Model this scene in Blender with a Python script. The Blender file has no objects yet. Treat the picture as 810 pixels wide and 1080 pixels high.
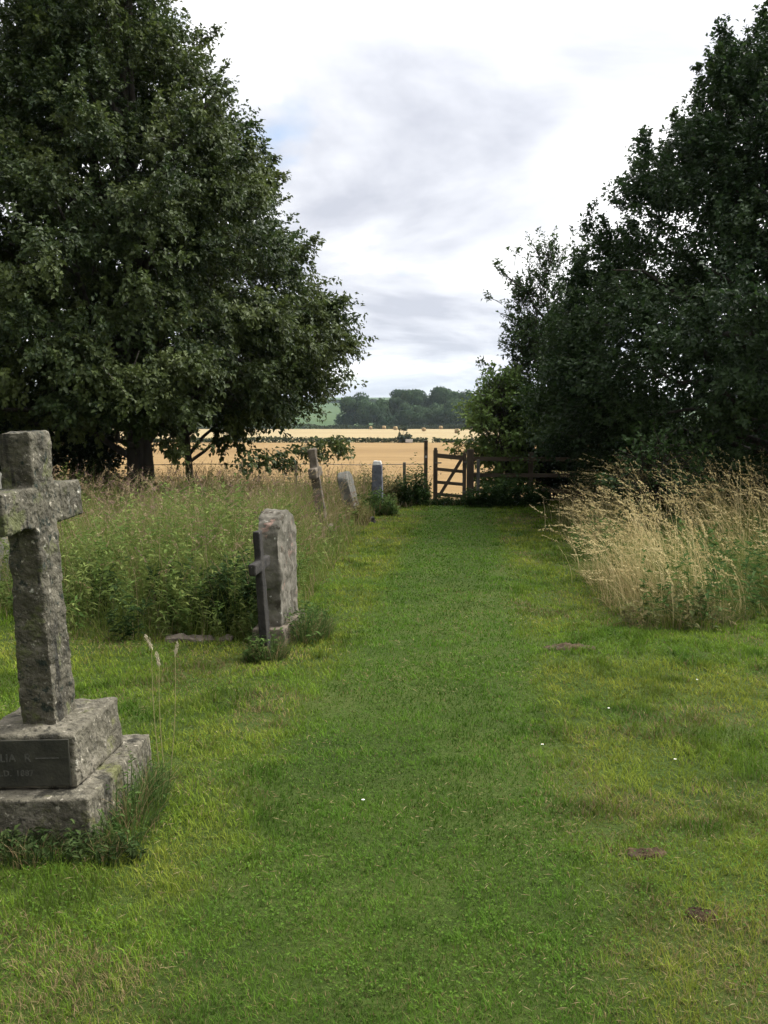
import bpy, bmesh, math, random
import numpy as np
from mathutils import Vector, Matrix, noise as mnoise

# ------------------------------------------------------------------ camera, sky, sun, exposure
S = bpy.context.scene
C = S.collection
R = math.radians
CAM_H, PITCH, FPX = 1.65, R(6.5), 980.0
cam_d = bpy.data.cameras.new('camera')
cam = bpy.data.objects.new('camera', cam_d)
C.objects.link(cam)
cam.location = (0, 0, CAM_H)
cam.rotation_euler = (R(90) - PITCH, 0, 0)
cam_d.sensor_fit = 'VERTICAL'
cam_d.sensor_height = 36.0
cam_d.lens = 36.0 * FPX / 1080.0
cam_d.clip_start, cam_d.clip_end = 0.05, 6000
S.camera = cam

SUN_EL, SUN_AZ = R(52), R(62)          # azimuth from the view direction towards the right
W = bpy.data.worlds.new('World')
S.world = W
W.use_nodes = True


def sky_nodes():
    nt = W.node_tree
    nt.nodes.clear()
    N, L = nt.nodes.new, nt.links.new

    def math_(op, a, b=None, clamp=False):
        n = N('ShaderNodeMath'); n.operation = op; n.use_clamp = clamp
        for k, v in enumerate((a, b)):
            if v is None: continue
            if isinstance(v, (int, float)): n.inputs[k].default_value = v
            else: L(v, n.inputs[k])
        return n.outputs[0]
    sky = N('ShaderNodeTexSky'); sky.sky_type = 'NISHITA'; sky.sun_disc = False
    sky.sun_elevation = SUN_EL; sky.sun_rotation = SUN_AZ
    tc = N('ShaderNodeTexCoord')
    sp = N('ShaderNodeSeparateXYZ'); L(tc.outputs['Generated'], sp.inputs[0])
    z = math_('MAXIMUM', sp.outputs[2], 0.0)
    k = math_('DIVIDE', 1.0, math_('ADD', z, 0.16))
    cb = N('ShaderNodeCombineXYZ')
    L(math_('MULTIPLY', sp.outputs[0], k), cb.inputs[0])
    L(math_('MULTIPLY', sp.outputs[1], k), cb.inputs[1])
    cb.inputs[2].default_value = 3.7

    def fbm(scale, detail, rough, dist, off):
        m = N('ShaderNodeMapping'); m.inputs['Location'].default_value = off
        L(cb.outputs[0], m.inputs[0])
        n = N('ShaderNodeTexNoise'); n.inputs['Scale'].default_value = scale
        n.inputs['Detail'].default_value = detail; n.inputs['Roughness'].default_value = rough
        n.inputs['Distortion'].default_value = dist
        L(m.outputs[0], n.inputs['Vector'])
        return n.outputs['Fac']

    def ramp(f, stops):
        r = N('ShaderNodeValToRGB'); e = r.color_ramp.elements
        e[0].position, e[0].color = stops[0][0], (*stops[0][1], 1)
        e[1].position, e[1].color = stops[-1][0], (*stops[-1][1], 1)
        for p, c in stops[1:-1]:
            x = e.new(p); x.color = (*c, 1)
        L(f, r.inputs[0]); return r.outputs[0]
    # grey bellies and bright heaps of cloud
    cloud = ramp(fbm(0.9, 8, 0.54, 0.35, (2.2, 9.4, 0)),
                 [(0.38, (1.15, 1.15, 1.15)), (0.47, (1.0, 1.0, 1.01)), (0.51, (0.72, 0.735, 0.785)), (0.62, (0.49, 0.51, 0.58))])
    cover = ramp(fbm(1.15, 6, 0.5, 0.2, (9.3, 5.1, 0)), [(0.28, (0, 0, 0)), (0.40, (1, 1, 1))])
    # clouds are brighter towards the sun and dimmer behind the viewer
    dt = N('ShaderNodeVectorMath'); dt.operation = 'DOT_PRODUCT'
    L(tc.outputs['Generated'], dt.inputs[0])
    dt.inputs[1].default_value = (math.sin(SUN_AZ) * math.cos(SUN_EL), math.cos(SUN_AZ) * math.cos(SUN_EL), math.sin(SUN_EL))
    fc = N('ShaderNodeFloatCurve'); cv = fc.mapping.curves[0]
    pts = [(0.0, 0.03), (0.25, 0.045), (0.40, 0.075), (0.52, 0.115), (0.62, 0.160), (0.78, 0.18), (0.87, 0.21), (0.93, 0.62), (1.0, 1.35)]
    cv.points[0].location, cv.points[1].location = pts[0], pts[-1]
    for p in pts[1:-1]: cv.points.new(*p)
    fc.mapping.update()
    L(math_('MULTIPLY_ADD', dt.outputs['Value'], 0.5), fc.inputs['Value'])
    fc.inputs['Value'].links[0].from_node.inputs[2].default_value = 0.5
    mul = N('ShaderNodeVectorMath'); mul.operation = 'SCALE'
    L(cloud, mul.inputs[0]); L(math_('MULTIPLY', fc.outputs[0], 5.0), mul.inputs['Scale'])
    bg1 = N('ShaderNodeBackground'); L(sky.outputs[0], bg1.inputs[0]); bg1.inputs[1].default_value = 0.12
    bg2 = N('ShaderNodeBackground'); L(mul.outputs[0], bg2.inputs[0]); bg2.inputs[1].default_value = 1.0
    mx = N('ShaderNodeMixShader'); L(cover, mx.inputs[0]); L(bg1.outputs[0], mx.inputs[1]); L(bg2.outputs[0], mx.inputs[2])
    out = N('ShaderNodeOutputWorld'); L(mx.outputs[0], out.inputs[0])


sky_nodes()
sd = bpy.data.lights.new('sun', 'SUN')
sd.energy, sd.angle, sd.color = 1.5, R(12), (1.0, 0.95, 0.86)
sun = bpy.data.objects.new('sun', sd)
C.objects.link(sun)
sdir = Vector((math.sin(SUN_AZ) * math.cos(SUN_EL), math.cos(SUN_AZ) * math.cos(SUN_EL), math.sin(SUN_EL)))
sun.rotation_euler = (-sdir).to_track_quat('-Z', 'Y').to_euler()
sun.location = sdir * 40

S.view_settings.view_transform = 'Standard'
S.view_settings.look = 'None'
S.view_settings.exposure = 0.66
S.view_settings.gamma = 1.0
S.view_settings.use_curve_mapping = False
S.render.engine = 'CYCLES'
S.cycles.use_denoising = True
S.cycles.max_bounces = 6
S.cycles.diffuse_bounces = 3
S.cycles.transmission_bounces = 3
S.cycles.glossy_bounces = 2
S.cycles.volume_bounces = 1
S.cycles.use_adaptive_sampling = True
S.cycles.adaptive_threshold = 0.02

rng = np.random.default_rng(11)
random.seed(5)

# ------------------------------------------------------------------ maths helpers
_tab = np.random.default_rng(3).random((256, 256))


def vnoise(x, y):
    x = np.asarray(x, float); y = np.asarray(y, float)
    xi, yi = np.floor(x).astype(int), np.floor(y).astype(int)
    fx, fy = x - xi, y - yi
    fx, fy = fx * fx * (3 - 2 * fx), fy * fy * (3 - 2 * fy)
    a, b = _tab[xi & 255, yi & 255], _tab[(xi + 1) & 255, yi & 255]
    c, d = _tab[xi & 255, (yi + 1) & 255], _tab[(xi + 1) & 255, (yi + 1) & 255]
    return (a * (1 - fx) + b * fx) * (1 - fy) + (c * (1 - fx) + d * fx) * fy


def fbm2(x, y, s, o=3, seed=0.0):
    t, a, n = 0, 1.0, 0
    for k in range(o):
        t = t + a * vnoise(np.asarray(x) * s * 2 ** k + 17.3 * k + seed, np.asarray(y) * s * 2 ** k + 5.1 * k + seed * 1.7)
        n += a; a *= 0.5
    return t / n


_KY = np.array([-400, 0, 22, 30, 60, 110, 160, 250, 370, 420, 520, 700, 1100, 1700, 2600])
_KZ = np.array([2.5, 0, -0.66, -0.95, -2.5, -3.7, -4.6, -6.0, -7.4, -7.5, -6.5, -3.5, 6.0, 16.0, 24.0])


def ground_z(x, y):
    z = np.interp(y, _KY, _KZ)
    far = np.clip((np.asarray(y) - 600) / 800, 0, 1)
    z = z + far * 5.0 * (fbm2(x, y, 1 / 420.0, 2, 4.0) - 0.5)
    return z


def lawn_z(x, y):
    z = -0.03 * np.asarray(y, float)
    b = 0.10 * (fbm2(x, y, 0.55, 2, 2.0) - 0.5) + 0.045 * (fbm2(x, y, 2.3, 2, 8.0) - 0.5)
    p = np.clip(np.abs(np.asarray(x) - path_x(y)) / 1.1, 0.25, 1)
    return z + b * p


def path_x(y):
    return 0.0 + (np.asarray(y, float) - 2.3) * 0.092


PATH_ROT = -R(4.6)                      # the monuments are set square to the path


def at(u, v, Y):
    c, s = math.cos(PITCH), math.sin(PITCH)
    d = np.array([u - 405.0, FPX * c + (540 - v) * s, -FPX * s + (540 - v) * c])
    p = d * Y / d[1] + [0, 0, CAM_H]
    return Vector(p)


def in_poly(x, y, poly):
    x, y = np.asarray(x), np.asarray(y)
    ins = np.zeros(x.shape, bool)
    n = len(poly)
    for i in range(n):
        (x1, y1), (x2, y2) = poly[i], poly[(i + 1) % n]
        c = ((y1 > y) != (y2 > y)) & (x < (x2 - x1) * (y - y1) / ((y2 - y1) or 1e-9) + x1)
        ins ^= c
    return ins


def edge_dist(x, y, poly, skip=()):
    d = np.full(np.shape(x), 1e9)
    n = len(poly)
    for i in range(n):
        if i in skip: continue
        (x1, y1), (x2, y2) = poly[i], poly[(i + 1) % n]
        dx, dy = x2 - x1, y2 - y1
        t = np.clip(((x - x1) * dx + (y - y1) * dy) / (dx * dx + dy * dy), 0, 1)
        d = np.minimum(d, np.hypot(x - x1 - t * dx, y - y1 - t * dy))
    return d


# ------------------------------------------------------------------ object helpers
def setp(o, label=None, cat=None, group=None, kind=None):
    for k, v in (('label', label), ('category', cat), ('group', group), ('kind', kind)):
        if v: o[k] = v
    return o


def thing(name, label, cat, loc=(0, 0, 0), rotz=0.0, group=None):
    o = bpy.data.objects.new(name, None)
    C.objects.link(o)
    o.location = loc; o.rotation_euler = (0, 0, rotz); o.empty_display_size = 0.2
    return setp(o, label, cat, group)


def link(name, me, m=None, parent=None):
    o = bpy.data.objects.new(name, me)
    C.objects.link(o)
    if m is not None and not me.materials: me.materials.append(m)
    if parent is not None: o.parent = parent
    return o


def npmesh(name, V, F, tint=None, smooth=False):
    """V (n,3), F (m,3) or (m,4); tint (n,3) is the surface's own colour."""
    me = bpy.data.meshes.new(name)
    V = np.ascontiguousarray(V, np.float32); F = np.ascontiguousarray(F, np.int32)
    k = F.shape[1]
    me.vertices.add(len(V)); me.vertices.foreach_set('co', V.ravel())
    me.loops.add(F.size); me.loops.foreach_set('vertex_index', F.ravel())
    me.polygons.add(len(F))
    me.polygons.foreach_set('loop_start', np.arange(0, F.size, k, dtype=np.int32))
    me.polygons.foreach_set('loop_total', np.full(len(F), k, np.int32))
    if smooth: me.polygons.foreach_set('use_smooth', np.ones(len(F), bool))
    if tint is not None:
        a = me.attributes.new('tint', 'FLOAT_COLOR', 'POINT')
        t = np.ones((len(V), 4), np.float32); t[:, :3] = tint
        a.data.foreach_set('color', t.ravel())
    me.update(calc_edges=True)
    return me


def bm_mesh(name, bm, smooth=False):
    me = bpy.data.meshes.new(name)
    bmesh.ops.recalc_face_normals(bm, faces=bm.faces)
    bm.to_mesh(me); bm.free()
    if smooth:
        me.polygons.foreach_set('use_smooth', np.ones(len(me.polygons), bool))
    return me


def bm_box(bm, c, size, rot=None, bevel=0.0):
    r = bmesh.ops.create_cube(bm, size=1.0)
    vs = r['verts']
    M = Matrix.Translation(c) @ (rot.to_4x4() if rot else Matrix()) @ Matrix.Diagonal((*size, 1))
    bmesh.ops.transform(bm, matrix=M, verts=vs)
    if bevel:
        es = {e for v in vs for e in v.link_edges}
        bmesh.ops.bevel(bm, geom=list(es), offset=bevel, segments=2, affect='EDGES', profile=0.6)


def bm_bar(bm, a, b, w, h, bevel=0.004):
    a, b = Vector(a), Vector(b)
    d = b - a
    q = d.to_track_quat('X', 'Z').to_matrix()
    bm_box(bm, (a + b) / 2, (d.length, w, h), q, bevel)


def tube_arrays(path, radii, n=8, wob=0.0, seed=0):
    """Open tube around a polyline: (V, F quads)."""
    P = np.asarray(path, float); m = len(P)
    T = np.gradient(P, axis=0); T /= np.linalg.norm(T, axis=1)[:, None] + 1e-9
    ref = np.array([0.31, 0.95, 0.05]) if abs(T[0][2]) > 0.7 else np.array([0, 0, 1.0])
    A = np.cross(T, ref); A /= np.linalg.norm(A, axis=1)[:, None] + 1e-9
    B = np.cross(T, A)
    a = np.linspace(0, 2 * np.pi, n, endpoint=False)
    r = np.asarray(radii)[:, None] * np.ones((m, n))
    if wob:
        r = r * (1 + wob * (2 * vnoise(np.cos(a)[None, :] * 2.3 + seed + 7, np.sin(a)[None, :] * 2.3 + np.arange(m)[:, None] * 0.6 + seed) - 1))
    V = P[:, None] + r[..., None] * (np.cos(a)[None, :, None] * A[:, None] + np.sin(a)[None, :, None] * B[:, None])
    i = np.arange(m - 1)[:, None] * n; j = np.arange(n)[None, :]; j2 = (j + 1) % n
    F = np.stack([i + j, i + j2, i + n + j2, i + n + j], -1).reshape(-1, 4)
    return V.reshape(-1, 3), F


def merge(parts):
    Vs, Fs, o = [], [], 0
    for V, F in parts:
        Vs.append(V); Fs.append(F + o); o += len(V)
    return np.concatenate(Vs), np.concatenate(Fs)


# ------------------------------------------------------------------ materials
def nodes(name):
    m = bpy.data.materials.new(name); m.use_nodes = True
    nt = m.node_tree
    b = nt.nodes['Principled BSDF']
    return m, nt, b, nt.nodes.new, nt.links.new


def mat_tint(name, transl=0.3, rough=0.55, spec=0.3, jitter=0.0):
    m, nt, b, N, L = nodes(name)
    a = N('ShaderNodeAttribute'); a.attribute_name = 'tint'
    col = a.outputs['Color']
    L(col, b.inputs['Base Color'])
    b.inputs['Roughness'].default_value = rough
    b.inputs['Specular IOR Level'].default_value = spec
    if transl:
        t = N('ShaderNodeBsdfTranslucent'); L(col, t.inputs[0])
        mx = N('ShaderNodeMixShader'); mx.inputs[0].default_value = transl
        L(b.outputs[0], mx.inputs[1]); L(t.outputs[0], mx.inputs[2])
        L(mx.outputs[0], nt.nodes['Material Output'].inputs[0])
    return m


def mat_noise(name, stops, scale=6.0, detail=6, rough=0.9, bump=0.3, bump_scale=None, spots=None, spot_scale=14, spot_at=0.62, stretch=(1, 1, 1), spec=0.25, bdist=0.01):
    """Mottled matte material: a noise ramp, optional lichen-like spots, bump."""
    m, nt, b, N, L = nodes(name)
    tc = N('ShaderNodeTexCoord')
    mp = N('ShaderNodeMapping'); mp.inputs['Scale'].default_value = stretch
    L(tc.outputs['Object'], mp.inputs[0])
    n = N('ShaderNodeTexNoise'); n.inputs['Scale'].default_value = scale; n.inputs['Detail'].default_value = detail
    n.inputs['Roughness'].default_value = 0.62
    L(mp.outputs[0], n.inputs['Vector'])
    r = N('ShaderNodeValToRGB'); e = r.color_ramp.elements
    e[0].position, e[0].color = stops[0][0], (*stops[0][1], 1)
    e[1].position, e[1].color = stops[-1][0], (*stops[-1][1], 1)
    for p, c in stops[1:-1]:
        x = e.new(p); x.color = (*c, 1)
    L(n.outputs['Fac'], r.inputs[0])
    col = r.outputs[0]
    for k, (sc, ss, sa, *st) in enumerate(spots or []):
        n2 = N('ShaderNodeTexNoise'); n2.inputs['Scale'].default_value = ss; n2.inputs['Detail'].default_value = 5
        n2.inputs['Roughness'].default_value = 0.7
        mp2 = N('ShaderNodeMapping'); mp2.inputs['Location'].default_value = (3.1 * k + 1.3, 1.7 * k, 4.4)
        if st: mp2.inputs['Scale'].default_value = st[0]
        L(tc.outputs['Object'], mp2.inputs[0]); L(mp2.outputs[0], n2.inputs['Vector'])
        r2 = N('ShaderNodeValToRGB'); r2.color_ramp.elements[0].position = sa; r2.color_ramp.elements[1].position = sa + 0.07
        L(n2.outputs['Fac'], r2.inputs[0])
        mx = N('ShaderNodeMix'); mx.data_type = 'RGBA'
        L(r2.outputs[0], mx.inputs[0]); L(col, mx.inputs[6]); mx.inputs[7].default_value = (*sc, 1)
        col = mx.outputs[2]
    L(col, b.inputs['Base Color'])
    b.inputs['Roughness'].default_value = rough
    b.inputs['Specular IOR Level'].default_value = spec
    if bump:
        n3 = N('ShaderNodeTexNoise'); n3.inputs['Scale'].default_value = bump_scale or scale * 4; n3.inputs['Detail'].default_value = 6
        L(mp.outputs[0], n3.inputs['Vector'])
        bp = N('ShaderNodeBump'); bp.inputs['Strength'].default_value = bump; bp.inputs['Distance'].default_value = bdist
        L(n3.outputs['Fac'], bp.inputs['Height']); L(bp.outputs[0], b.inputs['Normal'])
    return m


M_LEAF = mat_tint('leaf', 0.32, 0.5, 0.18)
M_GRASS = mat_tint('grass_blade', 0.35, 0.8, 0.08)
M_FAR = mat_tint('far_foliage', 0.15, 0.8, 0.1)
M_BARK = mat_noise('bark', [(0.3, (0.025, 0.02, 0.016)), (0.7, (0.085, 0.07, 0.055))], 7, bump=0.8, stretch=(1, 1, 0.25), bdist=0.02)
M_GRANITE = mat_noise('lichened_granite', [(0.3, (0.036, 0.032, 0.022)), (0.5, (0.078, 0.070, 0.048)), (0.72, (0.145, 0.13, 0.095))], 9,
                      bump=1.0, bump_scale=38, bdist=0.025, spots=[((0.32, 0.29, 0.225), 36, 0.60), ((0.020, 0.026, 0.018), 20, 0.56), ((0.085, 0.09, 0.036), 5, 0.56), ((0.024, 0.022, 0.016), 9, 0.56, (1, 1, 0.12)), ((0.42, 0.40, 0.33), 11, 0.66)])
M_PLINTH = mat_noise('plinth_stone', [(0.3, (0.062, 0.055, 0.038)), (0.55, (0.125, 0.112, 0.08)), (0.75, (0.21, 0.185, 0.14))], 8,
                     bump=1.0, bump_scale=34, bdist=0.025, spots=[((0.34, 0.305, 0.235), 30, 0.60), ((0.04, 0.036, 0.026), 16, 0.57), ((0.10, 0.10, 0.04), 4, 0.57), ((0.035, 0.032, 0.022), 8, 0.57, (1, 1, 0.15)), ((0.40, 0.37, 0.30), 10, 0.66)])
M_SHADEPANEL = mat_noise('shade_painted_face', [(0.3, (0.018, 0.018, 0.013)), (0.7, (0.05, 0.047, 0.033))], 9, bump=0.4, bump_scale=70, spots=[((0.07, 0.07, 0.035), 12, 0.62)])  # dark tone carries the shade on the plinth's front side
M_LETTER = mat_noise('worn_letters', [(0.3, (0.028, 0.027, 0.021)), (0.7, (0.11, 0.105, 0.088))], 60, bump=0.0)
M_SAND = mat_noise('weathered_sandstone', [(0.3, (0.058, 0.052, 0.038)), (0.5, (0.115, 0.104, 0.080)), (0.72, (0.20, 0.18, 0.145))], 6,
                   bump=0.7, bump_scale=35, spots=[((0.24, 0.155, 0.12), 5, 0.60), ((0.05, 0.042, 0.028), 6, 0.545), ((0.45, 0.43, 0.36), 24, 0.64)])
M_DARKSTONE = mat_noise('dark_stone', [(0.3, (0.012, 0.011, 0.010)), (0.7, (0.042, 0.037, 0.031))], 12, bump=0.6, spots=[((0.2, 0.19, 0.16), 16, 0.67)])
M_BROWNSTONE = mat_noise('brown_weathered_stone', [(0.3, (0.05, 0.04, 0.03)), (0.7, (0.19, 0.155, 0.115))], 9, bump=0.8, bump_scale=30, spots=[((0.5, 0.48, 0.43), 13, 0.66)])
M_GREYSTONE = mat_noise('grey_stone', [(0.3, (0.075, 0.072, 0.06)), (0.7, (0.19, 0.18, 0.15))], 8, bump=0.6, spots=[((0.07, 0.07, 0.05), 9, 0.6)])
M_SLATE = mat_noise('blue_grey_slate', [(0.3, (0.07, 0.075, 0.095)), (0.7, (0.17, 0.175, 0.20))], 10, bump=0.4, spots=[((0.45, 0.44, 0.42), 20, 0.7)])
M_WHITESTONE = mat_noise('pale_cap_stone', [(0.3, (0.45, 0.44, 0.41)), (0.7, (0.68, 0.66, 0.62))], 14, bump=0.3)
M_WOOD = mat_noise('weathered_timber', [(0.3, (0.052, 0.038, 0.025)), (0.7, (0.15, 0.113, 0.078))], 10, bump=0.5, stretch=(1, 1, 0.2), spots=[((0.14, 0.13, 0.07), 8, 0.68)])
M_RAIL = mat_noise('rail_timber', [(0.3, (0.058, 0.043, 0.028)), (0.7, (0.16, 0.12, 0.082))], 10, bump=0.5, stretch=(0.2, 1, 1))
M_GREYWOOD = mat_noise('grey_timber', [(0.3, (0.09, 0.09, 0.08)), (0.7, (0.22, 0.21, 0.18))], 10, bump=0.5, stretch=(1, 1, 0.2))
M_WIRE = mat_noise('fence_wire', [(0.3, (0.10, 0.09, 0.08)), (0.7, (0.22, 0.2, 0.18))], 10, bump=0, rough=0.5)
M_SOIL = mat_noise('bare_soil', [(0.3, (0.016, 0.010, 0.004)), (0.7, (0.075, 0.048, 0.022))], 18, bump=0.8, bump_scale=60)
M_STRAW = mat_noise('straw', [(0.3, (0.22, 0.15, 0.07)), (0.7, (0.42, 0.31, 0.16))], 9, bump=0.6)
M_PETAL = mat_noise('petal', [(0.3, (0.75, 0.75, 0.72)), (0.7, (0.82, 0.82, 0.8))], 9, bump=0)
M_YELLOW = mat_noise('daisy_eye', [(0.3, (0.6, 0.4, 0.03)), (0.7, (0.75, 0.5, 0.05))], 9, bump=0)


def mat_ground(name, cols, scale, bump=0.5, fine=None, st=(1, 1, 1)):
    """Soil/turf/crop under the blades: two noises in world position."""
    m, nt, b, N, L = nodes(name)
    g = N('ShaderNodeNewGeometry')

    def nz(s):
        mp = N('ShaderNodeMapping'); mp.inputs['Scale'].default_value = st
        L(g.outputs['Position'], mp.inputs[0])
        n = N('ShaderNodeTexNoise'); n.inputs['Scale'].default_value = s; n.inputs['Detail'].default_value = 6
        n.inputs['Roughness'].default_value = 0.65
        L(mp.outputs[0], n.inputs['Vector']); return n.outputs['Fac']
    r = N('ShaderNodeValToRGB'); e = r.color_ramp.elements
    e[0].position, e[0].color = 0.32, (*cols[0], 1)
    e[1].position, e[1].color = 0.68, (*cols[-1], 1)
    for k, c in enumerate(cols[1:-1]):
        x = e.new(0.32 + 0.36 * (k + 1) / (len(cols) - 1)); x.color = (*c, 1)
    ad = N('ShaderNodeMath'); ad.operation = 'MULTIPLY_ADD'
    L(nz(fine or scale * 9), ad.inputs[0]); ad.inputs[1].default_value = 0.5
    s2 = N('ShaderNodeMath'); s2.operation = 'MULTIPLY'; L(nz(scale), s2.inputs[0]); s2.inputs[1].default_value = 0.5
    L(s2.outputs[0], ad.inputs[2])
    L(ad.outputs[0], r.inputs[0]); L(r.outputs[0], b.inputs['Base Color'])
    b.inputs['Roughness'].default_value = 0.95; b.inputs['Specular IOR Level'].default_value = 0.1
    if bump:
        bp = N('ShaderNodeBump'); bp.inputs['Strength'].default_value = bump; bp.inputs['Distance'].default_value = 0.03
        L(nz(fine or scale * 9), bp.inputs['Height']); L(bp.outputs[0], b.inputs['Normal'])
    return m


M_TURF = mat_ground('turf', [(0.022, 0.034, 0.007), (0.042, 0.066, 0.011), (0.072, 0.084, 0.022)], 1.2, 0.9, 40)
M_PASTURE = mat_ground('pasture', [(0.032, 0.058, 0.020), (0.048, 0.080, 0.027), (0.070, 0.092, 0.034)], 0.006, 0, 0.05)
M_WHEAT = mat_ground('wheat_stubble', [(0.150, 0.090, 0.033), (0.200, 0.127, 0.050), (0.27, 0.182, 0.080)], 0.05, 0.6, 0.8, (0.3, 1.0, 1.0))
M_PALE = mat_ground('pale_stubble', [(0.22, 0.168, 0.085), (0.265, 0.205, 0.105), (0.32, 0.25, 0.135)], 0.03, 0.3, 0.3, (0.25, 1.0, 1.0))


# ------------------------------------------------------------------ the land
def sheet(name, xs, ys, zf, m, label, cat):
    X, Y = np.meshgrid(xs, ys)
    V = np.stack([X, Y, zf(X, Y)], -1).reshape(-1, 3)
    n = len(xs); i = (np.arange(len(ys) - 1)[:, None] * n + np.arange(n - 1)[None, :])
    F = np.stack([i, i + 1, i + n + 1, i + n], -1).reshape(-1, 4)
    o = link(name, npmesh(name, V, F, smooth=True), m)
    return setp(o, label, cat, None, 'structure')


def knots(a, b, step):
    return np.unique(np.concatenate([np.arange(a, b, step), [b], _KY[(_KY > a) & (_KY < b)]]))


sheet('ground', np.arange(-1600, 1601, 40.0), knots(-400, 2600, 20.0),
      lambda x, y: ground_z(x, y) - np.where((y < 425), 0.35, 0.0), M_PASTURE, 'green farmland rolling away to the low far hill', 'ground')
LAWN_FAR = 22.9
sheet('lawn', np.arange(-26, 26.1, 0.16), np.arange(-8, LAWN_FAR + .8, 0.16), lawn_z, M_TURF, 'mown churchyard lawn with a trodden green path', 'lawn')
sheet('wheat_field', np.arange(-300, 301, 6.0), knots(22.98, 160, 2.0), lambda x, y: ground_z(x, y) + 0.02, M_WHEAT,
      'golden orange cut wheat field beyond the gate', 'field')
sheet('stubble_field', np.arange(-400, 401, 10.0), knots(161, 372, 6.0), lambda x, y: ground_z(x, y) + 0.02, M_PALE,
      'pale straw coloured stubble field dotted with bales', 'field')

# banks of uncut growth either side of the mown strip (plan outlines)
LEFT_BANK = [(-14, 9.4), (-3.9, 8.65), (-2.6, 7.3), (-1.25, 7.2), (-0.80, 7.15), (-0.68, 9.8), (-0.55, 13.1), (-0.15, 18.5), (0.25, 20.4), (1.05, 21.2), (1.15, 22.7), (-14, 22.7)]
RIGHT_BANK = [(2.5, 7.6), (2.15, 8.6), (2.25, 10.2), (2.40, 11.6), (2.8, 14), (3.2, 17), (3.3, 19.2), (14, 19.2), (14, 9.9), (3.6, 8.35)]


# ------------------------------------------------------------------ grass
def blades(x, y, z, h, w, lean, laz, tint, segs=3, curve=1.0, twist=None):
    """Tapered bent ribbons. lean: sideways reach as a fraction of h; laz: heading of the lean."""
    n = len(x)
    t = np.linspace(0, 1, segs + 1)
    face = laz + np.pi / 2 + (0 if twist is None else twist)
    sx, sy = np.cos(face), np.sin(face)
    dx, dy = np.cos(laz) * lean * h, np.sin(laz) * lean * h
    V = np.zeros((n, 2 * segs + 1, 3)); Ti = np.zeros((n, 2 * segs + 1, 3))
    for k in range(segs + 1):
        s = t[k] ** (1 + curve)
        drop = np.sqrt(np.clip(1 - (lean * t[k]) ** 2 * 0.35, 0.15, 1))
        cx, cy, cz = x + dx * s, y + dy * s, z + h * t[k] * drop
        ww = w * (1 - 0.85 * t[k] ** 1.5) / 2
        if k < segs:
            V[:, 2 * k] = np.stack([cx - sx * ww, cy - sy * ww, cz], -1)
            V[:, 2 * k + 1] = np.stack([cx + sx * ww, cy + sy * ww, cz], -1)
        else:
            V[:, 2 * k] = np.stack([cx, cy, cz], -1)
    Ti[:] = tint[:, None, :]
    b = np.arange(n)[:, None] * (2 * segs + 1)
    tr = []
    for k in range(segs - 1):
        tr += [[2 * k, 2 * k + 1, 2 * k + 3], [2 * k, 2 * k + 3, 2 * k + 2]]
    tr += [[2 * segs - 2, 2 * segs - 1, 2 * segs]]
    F = (b[:, :, None] + np.array(tr)[None].reshape(1, -1, 3)).reshape(-1, 3)
    return V.reshape(-1, 3), F, Ti.reshape(-1, 3)


def join3(parts):
    Vs, Fs, Ts, o = [], [], [], 0
    for V, F, T in parts:
        Vs.append(V); Fs.append(F + o); Ts.append(T); o += len(V)
    return np.concatenate(Vs), np.concatenate(Fs), np.concatenate(Ts)


def mixc(a, b, t):
    return np.asarray(a) * (1 - t[:, None]) + np.asarray(b) * t[:, None]


BARE = [(at(597, 681, 7.0).x, 7.0, 0.20, 0.13), (at(682, 880, 3.47).x, 3.47, 0.075, 0.06), (at(740, 950, 2.98).x, 2.98, 0.045, 0.035)]


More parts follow.
